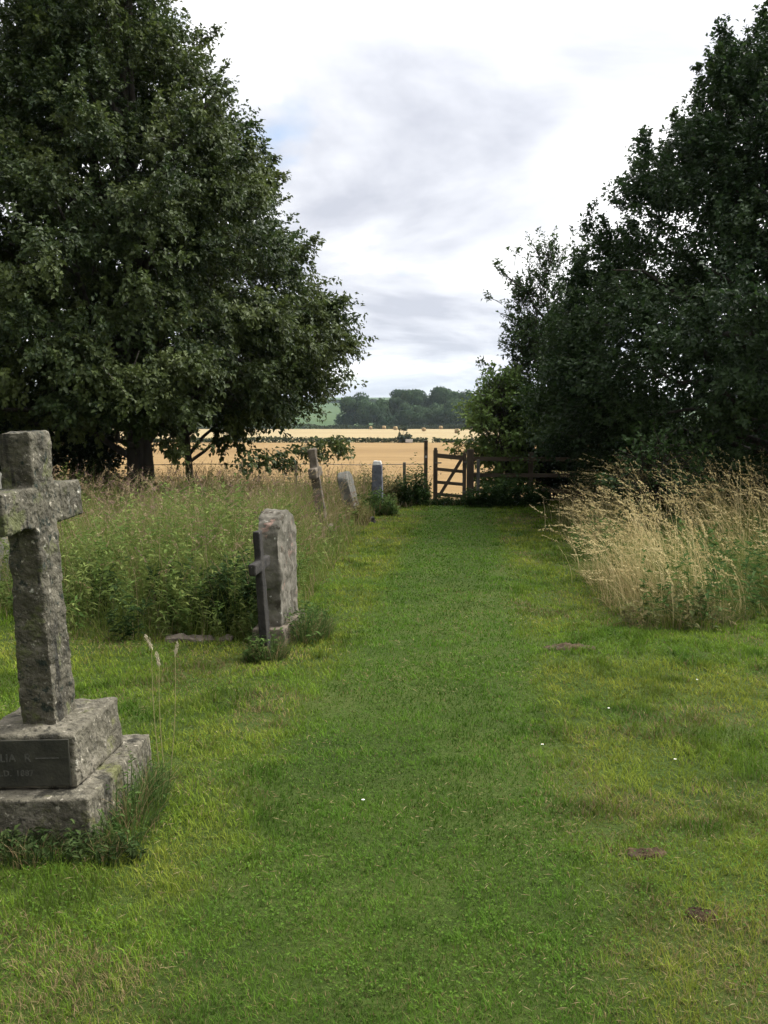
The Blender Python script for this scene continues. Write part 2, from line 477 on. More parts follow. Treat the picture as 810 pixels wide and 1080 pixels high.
def lawn_grass():
    parts = []
    ys = np.array([1.6, 2.2, 3, 4, 5, 6.5, 8, 10, 12.5, 15.5, 19, 23])
    for y0, y1 in zip(ys[:-1], ys[1:]):
        ym = (y0 + y1) / 2
        dens = 14500 * (2.5 / max(ym, 2.5)) ** 1.5
        hw = 0.50 * y1 + 0.9
        n = int(dens * (y1 - y0) * 2 * hw)
        x = rng.uniform(-hw, hw, n); y = rng.uniform(y0, y1, n)
        keep = ~((in_poly(x, y, LEFT_BANK) & (edge_dist(x, y, LEFT_BANK) > 0.5)) | (in_poly(x, y, RIGHT_BANK) & (edge_dist(x, y, RIGHT_BANK) > 0.5)))
        for bx, by, rx, ry in BARE:
            keep &= (((x - bx) / rx) ** 2 + ((y - by) / ry) ** 2) > 1.1 * rng.random(n) ** 0.6
        x, y = x[keep], y[keep]; n = len(x)
        pd = np.abs(x - path_x(y) - 0.12 * (fbm2(x, y, 0.6, 2, 3) - 0.5))
        onp = np.clip(1 - (pd - 0.50) / 0.30, 0, 1)              # 1 on the trodden strip
        big = fbm2(x, y, 0.9, 3, 1.0); med = fbm2(x, y, 3.2, 2, 6.0); fin = fbm2(x, y, 9.0, 2, 12.0)
        tuft = np.clip((0.5 * fbm2(x, y, 2.2, 2, 21.0) + 0.5 * fbm2(x, y, 6.5, 2, 51.0) - 0.5) * 6, 0, 1)
        h = (0.022 + 0.018 * rng.random(n)) * onp + (1 - onp) * (0.026 + 0.030 * rng.random(n) + 0.055 * tuft * rng.random(n))
        h *= 0.28 + 0.95 * fin
        w = np.maximum(0.0030, 0.0011 * y) * rng.uniform(0.7, 1.3, n)
        green = mixc((0.098, 0.170, 0.015), (0.145, 0.215, 0.022), rng.random(n))
        lush = mixc((0.055, 0.125, 0.013), (0.092, 0.170, 0.019), rng.random(n))
        yel = mixc((0.165, 0.200, 0.022), (0.245, 0.250, 0.045), rng.random(n))
        dead = mixc((0.16, 0.125, 0.055), (0.27, 0.21, 0.10), rng.random(n))
        col = mixc(green, 0 * green, np.zeros(n))
        k1 = np.clip((big - 0.28) * 3.0, 0, 1) * (1 - 0.95 * onp) * 0.85
        col = col * (1 - k1[:, None]) + yel * k1[:, None]
        k2 = np.clip((0.48 - med) * 3.0, 0, 1) * 0.6 + 0.85 * onp + 0.5 * tuft
        k2 = np.clip(k2, 0, 1); col = col * (1 - k2[:, None]) + lush * k2[:, None]
        pdry = np.clip((fbm2(x, y, 1.5, 3, 30.0) - 0.52) * 2.2, 0, 0.45) * (1 - 0.8 * onp) + 0.05
        isd = rng.random(n) < np.clip(pdry * 1.25, 0, 1)
        col[isd] = dead[isd]; h[isd] *= 0.75
        col *= (rng.uniform(0.75, 1.25, n) * (1 - 0.30 * tuft) * (0.72 + 0.56 * fin))[:, None]  # tufts also darkened in colour, standing in for their shadow sides
        parts.append(blades(x, y, lawn_z(x, y) - 0.004, h, w, rng.uniform(0.2, 1.25, n), rng.uniform(0, 2 * np.pi, n), col, 2, 0.8, rng.uniform(-.6, .6, n)))
    # clover and plantain rosettes, dry clippings
    n = 70000
    y = rng.uniform(1.7, 11, n) ** 1.0; x = rng.uniform(-1, 1, n) * (0.5 * y + 0.9)
    pt = fbm2(x, y, 1.7, 3, 63)
    k = (pt > 0.56) & ~(in_poly(x, y, LEFT_BANK) | in_poly(x, y, RIGHT_BANK)); x, y = x[k], y[k]; n = len(x)
    a = rng.uniform(0, 2 * np.pi, n)
    Ls = rng.uniform(0.006, 0.015, n) * np.maximum(1, y / 5)
    P = np.stack([x, y, lawn_z(x, y) + rng.uniform(0.012, 0.032, n)], -1)
    D = np.stack([np.cos(a), np.sin(a), rng.uniform(-.1, .5, n)], -1)
    parts.append(kites(P, D, np.tile([[0, 0, 1.0]], (n, 1)) + 0.3 * rdirs(n), Ls, Ls * 0.75, mixc((0.050, 0.110, 0.013), (0.095, 0.165, 0.022), rng.random(n))))
    n = 7000
    y = rng.uniform(1.7, 9, n); x = rng.uniform(-1, 1, n) * (0.5 * y + 0.9)
    k = (fbm2(x, y, 1.1, 3, 83) > 0.47) & ~(in_poly(x, y, LEFT_BANK) | in_poly(x, y, RIGHT_BANK)); x, y = x[k], y[k]; n = len(x)
    a = rng.uniform(0, 2 * np.pi, n); Ls = rng.uniform(0.012, 0.045, n)
    P = np.stack([x, y, lawn_z(x, y) + rng.uniform(0.012, 0.035, n)], -1)
    D = np.stack([np.cos(a), np.sin(a), rng.uniform(-.2, .2, n)], -1)
    parts.append(kites(P, D, np.tile([[0, 0, 1.0]], (n, 1)), Ls, np.maximum(0.0022, 0.0007 * y), mixc((0.20, 0.155, 0.075), (0.38, 0.31, 0.17), rng.random(n)), 0.0))
    V, F, T = join3(parts)
    o = link('lawn_grass', npmesh('lawn_grass', V, F, T), M_GRASS)
    setp(o, 'short mown green and yellowish grass covering the churchyard lawn', 'grass', None, 'stuff')



def scatter(poly, n, seed_edge=0):
    p = np.array(poly); lo, hi = p.min(0), p.max(0)
    X, Y = [], []
    c = 0
    while c < n:
        x = rng.uniform(lo[0], hi[0], n); y = rng.uniform(lo[1], hi[1], n)
        k = in_poly(x, y, poly) & (np.abs(x) < 0.52 * y + 2.0) & (rng.random(n) < np.minimum(1, (8.0 / y) ** 1.2 * 1.1))
        X.append(x[k]); Y.append(y[k]); c += k.sum()
    return np.concatenate(X)[:n], np.concatenate(Y)[:n]


def kites(P, D, Nn, L, Wd, col, fold=0.25):
    """One leaf per row: a kite folded along its midrib. P base, D direction, Nn rough normal."""
    D = D / (np.linalg.norm(D, axis=1)[:, None] + 1e-9)
    Sd = np.cross(D, Nn); Sd /= np.linalg.norm(Sd, axis=1)[:, None] + 1e-9
    Up = np.cross(Sd, D)
    L = L[:, None]; Wd = Wd[:, None]
    n = len(P)
    V = np.zeros((n, 4, 3))
    V[:, 0] = P
    V[:, 1] = P + D * L * 0.45 + Sd * Wd / 2 + Up * Wd * fold
    V[:, 2] = P + D * L - Up * L * 0.12
    V[:, 3] = P + D * L * 0.45 - Sd * Wd / 2 + Up * Wd * fold
    b = np.arange(n)[:, None] * 4
    F = (b[:, :, None] + np.array([[0, 1, 2], [0, 2, 3]])[None]).reshape(-1, 3)
    return V.reshape(-1, 3), F, np.repeat(col, 4, axis=0)


def rdirs(n, r=None):
    v = (r or rng).normal(size=(n, 3)); return v / np.linalg.norm(v, axis=1)[:, None]


lawn_grass()


def seed_heads(x, y, z, h, lean, laz, col, L=0.11, per=10):
    """Drooping grass panicles at the stalk tips."""
    n = len(x)
    tipx, tipy = x + np.cos(laz) * lean * h, y + np.sin(laz) * lean * h
    tipz = z + h * np.sqrt(np.clip(1 - lean ** 2 * 0.35, .15, 1))
    dirv = np.stack([np.cos(laz) * (lean + 0.25), np.sin(laz) * (lean + 0.25), 0.75 - lean * 0.9], -1)
    dirv /= np.linalg.norm(dirv, axis=1)[:, None]
    s = rng.random((n, per))
    P = np.stack([tipx, tipy, tipz], -1)[:, None, :] + dirv[:, None, :] * ((s - 0.55) * L)[..., None]
    P = P.reshape(-1, 3) + rng.normal(size=(n * per, 3)) * 0.004
    D = np.repeat(dirv, per, axis=0) + 0.45 * rdirs(n * per)
    return kites(P, D, rdirs(n * per), rng.uniform(0.018, 0.034, n * per), rng.uniform(0.006, 0.011, n * per), np.repeat(col, per, axis=0))


def weed_stems(x, y, z, h, col, leaves=14, size=0.06, spread=0.6):
    """Leafy upright weeds: a thin stalk with leaves up its length."""
    n = len(x)
    laz = rng.uniform(0, 2 * np.pi, n); lean = rng.uniform(0.05, 0.35, n)
    A = blades(x, y, z, h, np.full(n, 0.006), lean, laz, col * 0.8, 3, 0.8)
    s = rng.uniform(0.12, 1.0, (n, leaves))
    hx = (x + 0)[:, None] + np.cos(laz)[:, None] * (lean * h)[:, None] * s ** 1.8
    hy = (y + 0)[:, None] + np.sin(laz)[:, None] * (lean * h)[:, None] * s ** 1.8
    hz = z[:, None] + h[:, None] * s * 0.97
    P = np.stack([hx, hy, hz], -1).reshape(-1, 3)
    m = n * leaves
    az = rng.uniform(0, 2 * np.pi, m)
    D = np.stack([np.cos(az), np.sin(az), rng.uniform(-0.4, 0.9, m)], -1)
    Nn = np.stack([rng.normal(0, .35, m), rng.normal(0, .35, m), np.ones(m)], -1)
    Ls = size * rng.uniform(0.6, 1.5, m) * np.repeat(1.15 - 0.5 * s.mean(1), leaves)
    c = np.repeat(col, leaves, axis=0) * rng.uniform(0.75, 1.3, m)[:, None]
    B = kites(P, D, Nn, Ls, Ls * rng.uniform(.7, 1.3, m) * (0.4 if spread > 0.5 else spread), c)
    return [A, B]


def left_bank():
    parts = []
    skip = (9, 10, 11)
    # long green blades
    n = 33000
    x, y = scatter(LEFT_BANK, n)
    d = np.clip(edge_dist(x, y, LEFT_BANK, skip) - 0.5 * np.clip(fbm2(x, y, 1.6, 2, 90) - 0.35, 0, 1), 0.01, 9)
    lump = fbm2(x, y, 0.7, 3, 40)
    H = (0.20 + 0.66 * np.clip(d / np.where(x > -0.9, np.where(y > 12, 0.8, 1.5), 0.7), 0, 1)) * (0.40 + 1.25 * lump) * np.where(y > 12, np.where(x < -1.8, 0.85, 0.97), np.where(y > 8.6, 1.08, 1.0))
    n = len(x)
    g = mixc((0.080, 0.130, 0.022), (0.175, 0.205, 0.048), rng.random(n))
    b = mixc((0.20, 0.155, 0.075), (0.33, 0.26, 0.14), rng.random(n))
    pd = np.clip(0.10 + 0.55 * (fbm2(x, y, 0.5, 2, 77) - 0.35) + 0.35 * np.clip((y - 10) / 8, 0, 1), 0.02, 0.75)
    isd = rng.random(n) < pd
    col = np.where(isd[:, None], b, g)
    h = H * rng.uniform(0.55, 1.15, n)
    parts.append(blades(x, y, lawn_z(x, y) - 0.01, h, np.maximum(0.005, 0.0007 * y) * rng.uniform(.7, 1.3, n),
                        rng.uniform(0.15, 1.0, n), rng.uniform(0, 2 * np.pi, n), col, 4, 1.0, rng.uniform(-.8, .8, n)))
    # leafy weeds, thick at the front
    n = 5400
    x, y = scatter(LEFT_BANK, n); d = edge_dist(x, y, LEFT_BANK, skip)
    k = (d > 0.08) & (rng.random(n) < np.where((y < 11) & (x < -0.9), 1.0, 0.38))
    x, y, d = x[k], y[k], d[k]; n = len(x)
    h = (0.22 + 0.66 * np.clip(d / np.where(x > -0.9, 1.4, 0.7), 0, 1)) * rng.uniform(0.45, 1.15, n) * (0.45 + 1.2 * fbm2(x, y, 0.9, 2, 33)) * np.where(y > 12, 0.85, 1)
    col = mixc((0.070, 0.125, 0.026), (0.190, 0.225, 0.065), rng.random(n))
    parts += weed_stems(x, y, lawn_z(x, y), h, col, 26, 0.066, 0.30)
    # dark-coloured weeds low in front, painting in the shaded depth of the bank
    n = 1000
    x, y = rng.uniform(-3.0, -1.0, n), rng.uniform(7.2, 8.6, n)
    k = (fbm2(x, y, 1.3, 2, 66) + 0.10 * (x + 1.9) > 0.47) & in_poly(x, y, LEFT_BANK) & (edge_dist(x, y, LEFT_BANK, skip) < 0.75); x, y = x[k], y[k]; n = len(x)
    parts += weed_stems(x, y, lawn_z(x, y), rng.uniform(0.15, 0.62, n), mixc((0.020, 0.042, 0.012), (0.055, 0.085, 0.024), rng.random(n)), 26, 0.07)
    # seeding grasses standing above the rest
    n = 4800
    x, y = scatter(LEFT_BANK, n); d = edge_dist(x, y, LEFT_BANK, skip)
    k = (d > 0.25) & (rng.random(n) < np.where(y > 8.8, 1, 0.6)); x, y, d = x[k], y[k], d[k]; n = len(x)
    h = rng.uniform(0.65, 1.30, n) * np.where(y > 11.5, 0.80, 1) * np.clip(0.45 + d / 1.2, 0, 1); lean = rng.uniform(0.1, 0.6, n); laz = rng.uniform(0, 2 * np.pi, n)
    col = mixc((0.22, 0.165, 0.085), (0.36, 0.27, 0.17), rng.random(n))
    pur = rng.random(n) < 0.3; col[pur] = mixc((0.17, 0.105, 0.085), (0.26, 0.17, 0.14), rng.random(pur.sum()))
    z = lawn_z(x, y)
    parts.append(blades(x, y, z, h, np.maximum(0.003, 0.0005 * y), lean, laz, col, 4, 1.2))
    parts.append(seed_heads(x, y, z, h, lean, laz, col, 0.16, 12))
    V, F, T = join3(parts)
    o = link('meadow_growth', npmesh('meadow_growth', V, F, T), M_GRASS)
    setp(o, 'uncut green weeds and seeding grasses left of the path', 'weeds', None, 'stuff')


def right_bank():
    parts = []
    skip = (6, 7)
    n = 34000
    x, y = scatter(RIGHT_BANK, n); d = np.clip(edge_dist(x, y, RIGHT_BANK, skip) - 0.6 * np.clip(fbm2(x, y, 1.7, 2, 290) - 0.35, 0, 1), 0.01, 9)
    n = len(x)
    lump = fbm2(x, y, 0.8, 3, 140)
    H = (0.20 + 0.50 * np.clip(d / 0.9, 0, 1)) * (0.35 + 1.25 * lump)
    straw = mixc((0.28, 0.22, 0.095), (0.48, 0.39, 0.20), rng.random(n))
    g = mixc((0.070, 0.110, 0.022), (0.17, 0.18, 0.05), rng.random(n))
    pg = np.clip(0.82 + 1.9 * (fbm2(x, y, 0.9, 2, 190) - 0.5), 0.08, 0.92)
    col = np.where((rng.random(n) < pg)[:, None], g, straw)
    wind = np.pi * 0.97 + rng.normal(0, 1.15, n)
    parts.append(blades(x, y, lawn_z(x, y) - 0.01, H * rng.uniform(0.5, 1.2, n), np.maximum(0.004, 0.0006 * y) * rng.uniform(.7, 1.3, n),
                        rng.uniform(0.3, 1.5, n), wind, col, 5, 1.1, rng.uniform(-.8, .8, n)))
    n = 4700
    x, y = scatter(RIGHT_BANK, n); d = edge_dist(x, y, RIGHT_BANK, skip)
    st = rng.random(n) < 0.12; x = x - st * np.abs(rng.normal(0, 0.28, n)); y = y - st * np.abs(rng.normal(0, 0.2, n))
    lump = fbm2(x, y, 0.8, 3, 140)
    k = (d > 0.1) & (lump > 0.38); x, y, d, lump = x[k], y[k], d[k], lump[k]; n = len(x)
    h = (0.50 + 0.62 * np.clip(d / 1.0, 0, 1)) * rng.uniform(0.55, 1.18, n) * (0.55 + 0.75 * lump)
    lean = rng.uniform(0.05, 0.95, n); laz = np.pi * 0.97 + rng.normal(0, 0.75, n)
    col = mixc((0.35, 0.275, 0.12), (0.62, 0.51, 0.27), rng.random(n))
    z = lawn_z(x, y)
    parts.append(blades(x, y, z, h, np.maximum(0.0035, 0.0006 * y), lean, laz, col, 5, 1.3))
    parts.append(seed_heads(x, y, z, h, lean, laz, col * 1.05, 0.22, 16))
    # a few green weeds in the skirt
    n = 1900
    x, y = scatter(RIGHT_BANK, n); d = edge_dist(x, y, RIGHT_BANK, skip)
    k = (y < 13) & (fbm2(x, y, 0.9, 2, 190) > 0.5); x, y = x[k], y[k]; n = len(x)
    parts += weed_stems(x, y, lawn_z(x, y), rng.uniform(0.25, 0.7, n), mixc((0.035, 0.075, 0.016), (0.07, 0.12, 0.03), rng.random(n)), 18, 0.07)
    V, F, T = join3(parts)
    o = link('dry_long_grass', npmesh('dry_long_grass', V, F, T), M_GRASS)
    setp(o, 'tall straw coloured seeding grass bending beside the path, right', 'long grass', None, 'stuff')


left_bank()
right_bank()


def weed_clump(name, label, cat, cx, cy, rx, ry, hmax, n, cols, leaves=18, size=0.08, grass=0):
    a = rng.uniform(0, 2 * np.pi, n); r = np.sqrt(rng.random(n))
    x, y = r * np.cos(a) * rx, r * np.sin(a) * ry
    bz = float(lawn_z(cx, cy))
    z = lawn_z(cx + x, cy + y) - bz
    h = hmax * (0.45 + 0.55 * (1 - r ** 2)) * rng.uniform(0.6, 1.1, n)
    parts = weed_stems(x, y, z, h, mixc(cols[0], cols[1], rng.random(n)), leaves, size) if leaves else []
    if grass:
        m = grass
        a = rng.uniform(0, 2 * np.pi, m); r = np.sqrt(rng.random(m)); gx, gy = r * np.cos(a) * rx, r * np.sin(a) * ry
        gc = np.where((rng.random(m) < 0.25)[:, None], mixc((0.17, 0.125, 0.06), (0.28, 0.21, 0.11), rng.random(m)), mixc(cols[0], cols[1], rng.random(m)))
        parts.append(blades(gx, gy, lawn_z(cx + gx, cy + gy) - bz, hmax * rng.uniform(.3, .95, m) * (1 - 0.5 * r), np.maximum(0.004, 0.0006 * cy) * rng.uniform(.7, 1.3, m),
                            rng.uniform(.2, 1.1, m), a + rng.normal(0, .8, m), gc, 4, 1.0, rng.uniform(-.8, .8, m)))
    V, F, T = join3(parts)
    o = link(name, npmesh(name, V, F, T), M_GRASS)
    o.location = (cx, cy, bz)
    return setp(o, label, cat)


DARKG = ((0.022, 0.046, 0.012), (0.045, 0.080, 0.022))
MIDG = ((0.040, 0.080, 0.018), (0.085, 0.13, 0.034))


# ------------------------------------------------------------------ trees
def spray_crown(clumps, twigs, leaves, leaf, cols, axis, droop=0.15, upright=0.0, flat=0.5, twl=(0.25, 0.6), lr=None, edgecol=None):
    """clumps (n,4): centre + radius. Each clump holds twigs, each twig carries leaves."""
    r = lr or rng
    cnt = np.maximum(3, (twigs * np.minimum(1, (clumps[:, 3] / np.median(clumps[:, 3])) ** 1.3)).astype(int))
    c = np.repeat(clumps, cnt, axis=0); n = len(c)
    off = rdirs(n, r) * (r.random(n) ** 0.45)[:, None]; off[:, 2] *= flat
    O = c[:, :3] + off * c[:, 3:4]
    out = O - axis; out[:, 2] *= 0.35; out /= np.linalg.norm(out, axis=1)[:, None] + 1e-9
    D = out * 0.75 + rdirs(n, r) * 0.6
    D[:, 2] += upright - droop
    D /= np.linalg.norm(D, axis=1)[:, None]
    L = r.uniform(*twl, n) * np.clip(c[:, 3] / 0.35, 0.45, 1)
    s = r.uniform(0.0, 1.0, (n, leaves))
    P = (O[:, None] + D[:, None] * (L[:, None] * s)[..., None]).reshape(-1, 3)
    m = n * leaves
    P = P + r.normal(size=(m, 3)) * 0.035
    Dm = np.repeat(D, leaves, axis=0) + 0.95 * rdirs(m, r); Dm[:, 2] -= 0.25
    Nn = np.repeat(out, leaves, axis=0) * 0.5 + 0.55 * rdirs(m, r) + np.array([0, 0, 0.75])
    ls = leaf * r.uniform(0.5, 1.5, m)
    tcl = r.random(len(clumps)); t = np.repeat(np.repeat(tcl ** 1.3, cnt), leaves) * 0.65 + 0.35 * r.random(m)
    col = mixc(cols[0], cols[1], t) * r.uniform(0.8, 1.2, m)[:, None]
    return kites(P, Dm, Nn, ls, ls * r.uniform(0.55, 0.8, m), col), (O, D, L)


def crown_clumps(prof, n, axis_xy, rad, r, lump=0.22, inner=0.3, zpow=1.0):
    """prof: list of (z, radius). Clump centres spread through the outer shell of the profile."""
    z0, z1 = prof[0][0], prof[-1][0]
    pz, pr = [p[0] for p in prof], [p[1] for p in prof]
    out = []
    while len(out) < n:
        z = r.uniform(z0, z1); R_ = np.interp(z, pz, pr)
        if r.random() > (R_ / max(pr)) ** 0.9 + 0.02: continue
        a = r.uniform(0, 2 * np.pi)
        lm = 1 - lump + 2 * lump * float(vnoise(a * 1.9 + 3.3, z * 0.8 + 9.1))
        if r.random() < inner: k = r.uniform(0.35, 0.8)
        else: k = r.uniform(0.82, 1.0)
        rc = rad * r.uniform(0.65, 1.25)
        q = max(0.02, R_ * lm * k - rc * 0.45)
        out.append((axis_xy[0] + q * math.cos(a), axis_xy[1] + q * math.sin(a), z, rc))
    return np.array(out)


def limb_path(a, b, sag, r, n=7):
    a, b = np.asarray(a, float), np.asarray(b, float)
    t = np.linspace(0, 1, n)[:, None]
    P = a * (1 - t) + b * t
    P[:, 2] += sag * np.sin(np.pi * t[:, 0])
    P[1:-1] += r.normal(size=(n - 2, 3)) * np.linalg.norm(b - a) * 0.022
    return P


def tree(name, label, base, trunk_h, trunk_r, prof, nclumps, twigs, leaves, leaf, cols, clump_r, seed, group=None, droop=0.15, upright=0.0, flat=0.5,
         lump=0.22, inner=0.3, limbs=60, cax=(0, 0), lean=(0, 0), extra=None, shoots=0, cat='tree', twl=(0.25, 0.6)):
    r = np.random.default_rng(seed)
    t = thing(name, label, cat, base, 0, group)
    P = np.array([[lean[0] * z / trunk_h + 0.05 * math.sin(z * 1.1 + seed), lean[1] * z / trunk_h + 0.05 * math.cos(z * 0.9), z] for z in np.linspace(-0.25, trunk_h, 14)])
    rr = trunk_r * (1.0 - 0.85 * np.linspace(0, 1, 14)) * (1 + 0.5 * np.exp(-np.linspace(0, 1, 14) * 14))
    parts = [tube_arrays(P, rr, 14, 0.16, seed)]
    cl = crown_clumps(prof, nclumps, cax, clump_r, r, lump, inner)
    if extra is not None: cl = np.concatenate([cl, np.array(extra)])
    rad_ = np.hypot(cl[:, 0] - cax[0], cl[:, 1] - cax[1]) + cl[:, 3] * 0.45
    outer = np.where((rad_ > 0.85 * np.interp(cl[:, 2], [p[0] for p in prof], [p[1] for p in prof])) & (cl[:, 2] > prof[-1][0] * 0.3))[0]
    sh = []
    for q in r.choice(outer, min(shoots, len(outer)), replace=False):
        c = cl[q]; d = np.array([c[0] - cax[0], c[1] - cax[1], 0]); d /= np.linalg.norm(d) + 1e-6
        e = d * (0.55 if upright < 0.2 else 0.15) + [0, 0, 0.45 + upright]; e += r.normal(size=3) * 0.15
        for k in range(3): sh.append((*(c[:3] + d * c[3] * 0.35 + e * c[3] * (0.7 + 0.42 * k)), 0.19 - 0.055 * k))
    if sh: cl = np.concatenate([cl, np.array(sh)])
    for q in r.choice(len(cl), min(limbs, len(cl)), replace=False):
        c = cl[q]
        zb = min(max(c[2] * r.uniform(0.45, 0.85) - 0.1, 0.35 * min(2.5, trunk_h)), trunk_h * 0.96)
        s = np.array([np.interp(zb, P[:, 2], P[:, 0]), np.interp(zb, P[:, 2], P[:, 1]), zb])
        ln = np.linalg.norm(c[:3] - s)
        r0 = min(0.02 + 0.018 * ln, trunk_r * 0.45)
        parts.append(tube_arrays(limb_path(s, c[:3], 0.05 * ln, r), np.linspace(r0, 0.009, 7), 6, 0, q))
    (V, F, T), (O, D, L) = spray_crown(cl, twigs, leaves, leaf, cols, np.array([cax[0], cax[1], 0]) + np.array([0, 0, prof[-1][0] * 0.4]), droop, upright, flat, twl, r)
    pick = r.choice(len(O), min(len(O), 900), replace=False)
    for q in pick:
        parts.append(tube_arrays(np.array([O[q] - D[q] * 0.25, O[q] + D[q] * L[q] * .5, O[q] + D[q] * L[q]]), [0.008, 0.006, 0.003], 3))
    Vt, Ft = merge(parts)
    link('trunk', npmesh(name + '_trunk', Vt, Ft, smooth=True), M_BARK, t)
    link('crown', npmesh(name + '_crown', V, F, T), M_LEAF, t)
    return t


def gz(x, y): return float(lawn_z(x, y)) if y < LAWN_FAR else float(ground_z(x, y))


LIME = ((0.024, 0.044, 0.013), (0.102, 0.126, 0.034))
DARKT = ((0.018, 0.038, 0.013), (0.056, 0.090, 0.028))
# big broad tree on the left
tree('lime_tree', 'huge dark green leafy tree filling the upper left, thick trunk behind weeds', (-5.2, 19.6, gz(-5.2, 19.6)), 10.5, 0.27,
     [(2.0, 3.4), (2.35, 4.5), (3.0, 4.8), (4.0, 4.6), (5.4, 4.0), (7.0, 3.15), (8.8, 2.2), (10.4, 1.4), (11.8, 0.75), (12.8, 0.15)],
     720, 26, 24, 0.083, LIME, 0.66, 101, droop=0.22, flat=0.5, lump=0.10, inner=0.30, limbs=90, cax=(-0.55, 0.3), shoots=60, extra=[(3.6, -.6, 1.35, .4), (3.1, -1.2, 1.25, .35), (4.2, -.8, 1.5, .4), (2.6, -2.0, 1.3, .35), (1.4, -2.8, 1.55, .35)])
tree('slender_tree', 'thin trunked smaller tree standing just right of the thick trunk', (-4.28, 20.4, gz(-4.28, 20.4)), 4.6, 0.10,
     [(1.5, 0.9), (2.2, 1.7), (3.2, 1.9), (4.4, 1.5), (5.6, 0.5)], 60, 14, 16, 0.10, LIME, 0.5, 103, droop=0.2, limbs=16, cax=(0.5, 0.2))
# tall dense tree on the right and the shrubs at its foot
tree('maple_tree', 'tall dark dense tree with upright twig tips at upper right', (8.0, 18.3, gz(8.0, 18.3)), 8.2, 0.26,
     [(0.3, 3.3), (1.3, 4.3), (2.2, 5.0), (3.2, 5.1), (4.3, 4.2), (5.4, 3.45), (6.5, 2.75), (7.6, 2.1), (8.6, 1.45), (9.1, 0.95), (9.4, 0.15)],
     640, 23, 23, 0.078, DARKT, 0.60, 202, droop=-0.05, upright=0.35, flat=0.75, lump=0.13, inner=0.28, limbs=80, shoots=150)
tree('hawthorn_tree', 'thin wispy branched tree leaning out over the gate fence', (4.15, 23.4, gz(4.15, 23.4)), 4.4, 0.10,
     [(1.9, 0.8), (2.4, 1.2), (3.6, 1.1), (4.8, 0.85), (6.1, 0.3)], 110, 14, 14, 0.08, ((0.026, 0.050, 0.015), (0.06, 0.10, 0.028)), 0.42, 305,
     droop=-0.1, upright=0.25, flat=0.8, lump=0.35, limbs=36, extra=[(-1.2, -0.2, 2.9, .2), (-1.45, 0, 3.1, .14), (-1.65, 0, 3.35, .1), (-1.1, 0.1, 3.9, .24), (-0.9, 0, 4.6, .26), (-1.15, .1, 5.5, .17), (-0.8, .2, 5.2, .24), (-1.5, 0, 5.0, .1), (-1.3, 0, 5.75, .1), (-.9, 0, 6.1, .12)], twl=(0.2, 0.5))
tree('elder_shrub', 'light green leafy shrub behind the dark tree edge, beside the gate', (2.85, 22.7, gz(2.85, 22.7)), 2.4, 0.05,
     [(0.5, 0.55), (1.2, 0.8), (2.0, 0.8), (2.9, 0.35)], 58, 15, 14, 0.09, ((0.11, 0.18, 0.042), (0.19, 0.27, 0.065)), 0.34, 307, droop=0.05, limbs=14, cat='shrub')
tree('nettle_shrub', 'small mid green bush in front of the dark right tree', (4.05, 13.9, gz(4.05, 13.9)), 1.1, 0.03,
     [(0.1, 0.4), (0.6, 0.55), (1.1, 0.5), (1.55, 0.15)], 22, 12, 13, 0.075, ((0.030, 0.060, 0.016), (0.06, 0.105, 0.028)), 0.28, 309, droop=0.1, limbs=10, cat='shrub')


def hedge_row(name, label, base, length, depth, height, n, leaf, cols, seed, rotz=0.0, mat=None, cat='hedge'):
    """An overgrown hedge: stems plus clumps of leaves through its whole volume."""
    r = np.random.default_rng(seed)
    t = thing(name, label, cat, base, rotz)
    parts, cl = [], []
    for k in range(n):
        x = r.uniform(-length / 2, length / 2)
        hh = height * (0.72 + 0.5 * float(vnoise(x * 0.9 + seed, 2.2)))
        cl.append((x, r.uniform(-depth / 2, depth / 2), r.uniform(0.1, 1) ** 0.8 * hh, leaf * r.uniform(4.5, 8)))
    cl = np.array(cl)
    for k in range(max(6, int(length * 3))):
        x = r.uniform(-length / 2, length / 2)
        parts.append(tube_arrays(limb_path((x, 0, -0.1), (x + r.normal() * .3, r.normal() * .2, height * .8), 0, r), np.linspace(0.03, 0.008, 7), 5))
    Vt, Ft = merge(parts)
    link('stems', npmesh(name + '_stems', Vt, Ft), M_BARK, t)
    c = np.repeat(cl, 14, axis=0)
    m = len(c) * 14
    O = np.repeat(c[:, :3] + rdirs(len(c), r) * c[:, 3:4] * (r.random(len(c)) ** .5)[:, None], 14, axis=0) + r.normal(size=(m, 3)) * leaf * 0.9
    ls = leaf * r.uniform(.65, 1.3, m)
    V, F, T = kites(O, rdirs(m, r), rdirs(m, r) * .7 + np.array([0, -0.3, .7]), ls, ls * .65, mixc(cols[0], cols[1], r.random(m)))
    link('foliage', npmesh(name + '_foliage', V, F, T), mat or M_LEAF, t)
    return t


HEDGE = ((0.014, 0.026, 0.010), (0.034, 0.052, 0.018))
hedge_row('bramble_hedge', 'black green bramble hedge under the left end of the big tree', (-9.4, 20.6, gz(-9.4, 20.6)), 6.6, 1.6, 2.3, 300, 0.085, HEDGE, 41)
hedge_row('thorn_hedge', 'dark thorn hedge along the fence under the right tree', (9.2, 23.7, gz(9.2, 23.7)), 12.4, 1.6, 2.1, 520, 0.085, HEDGE, 42)

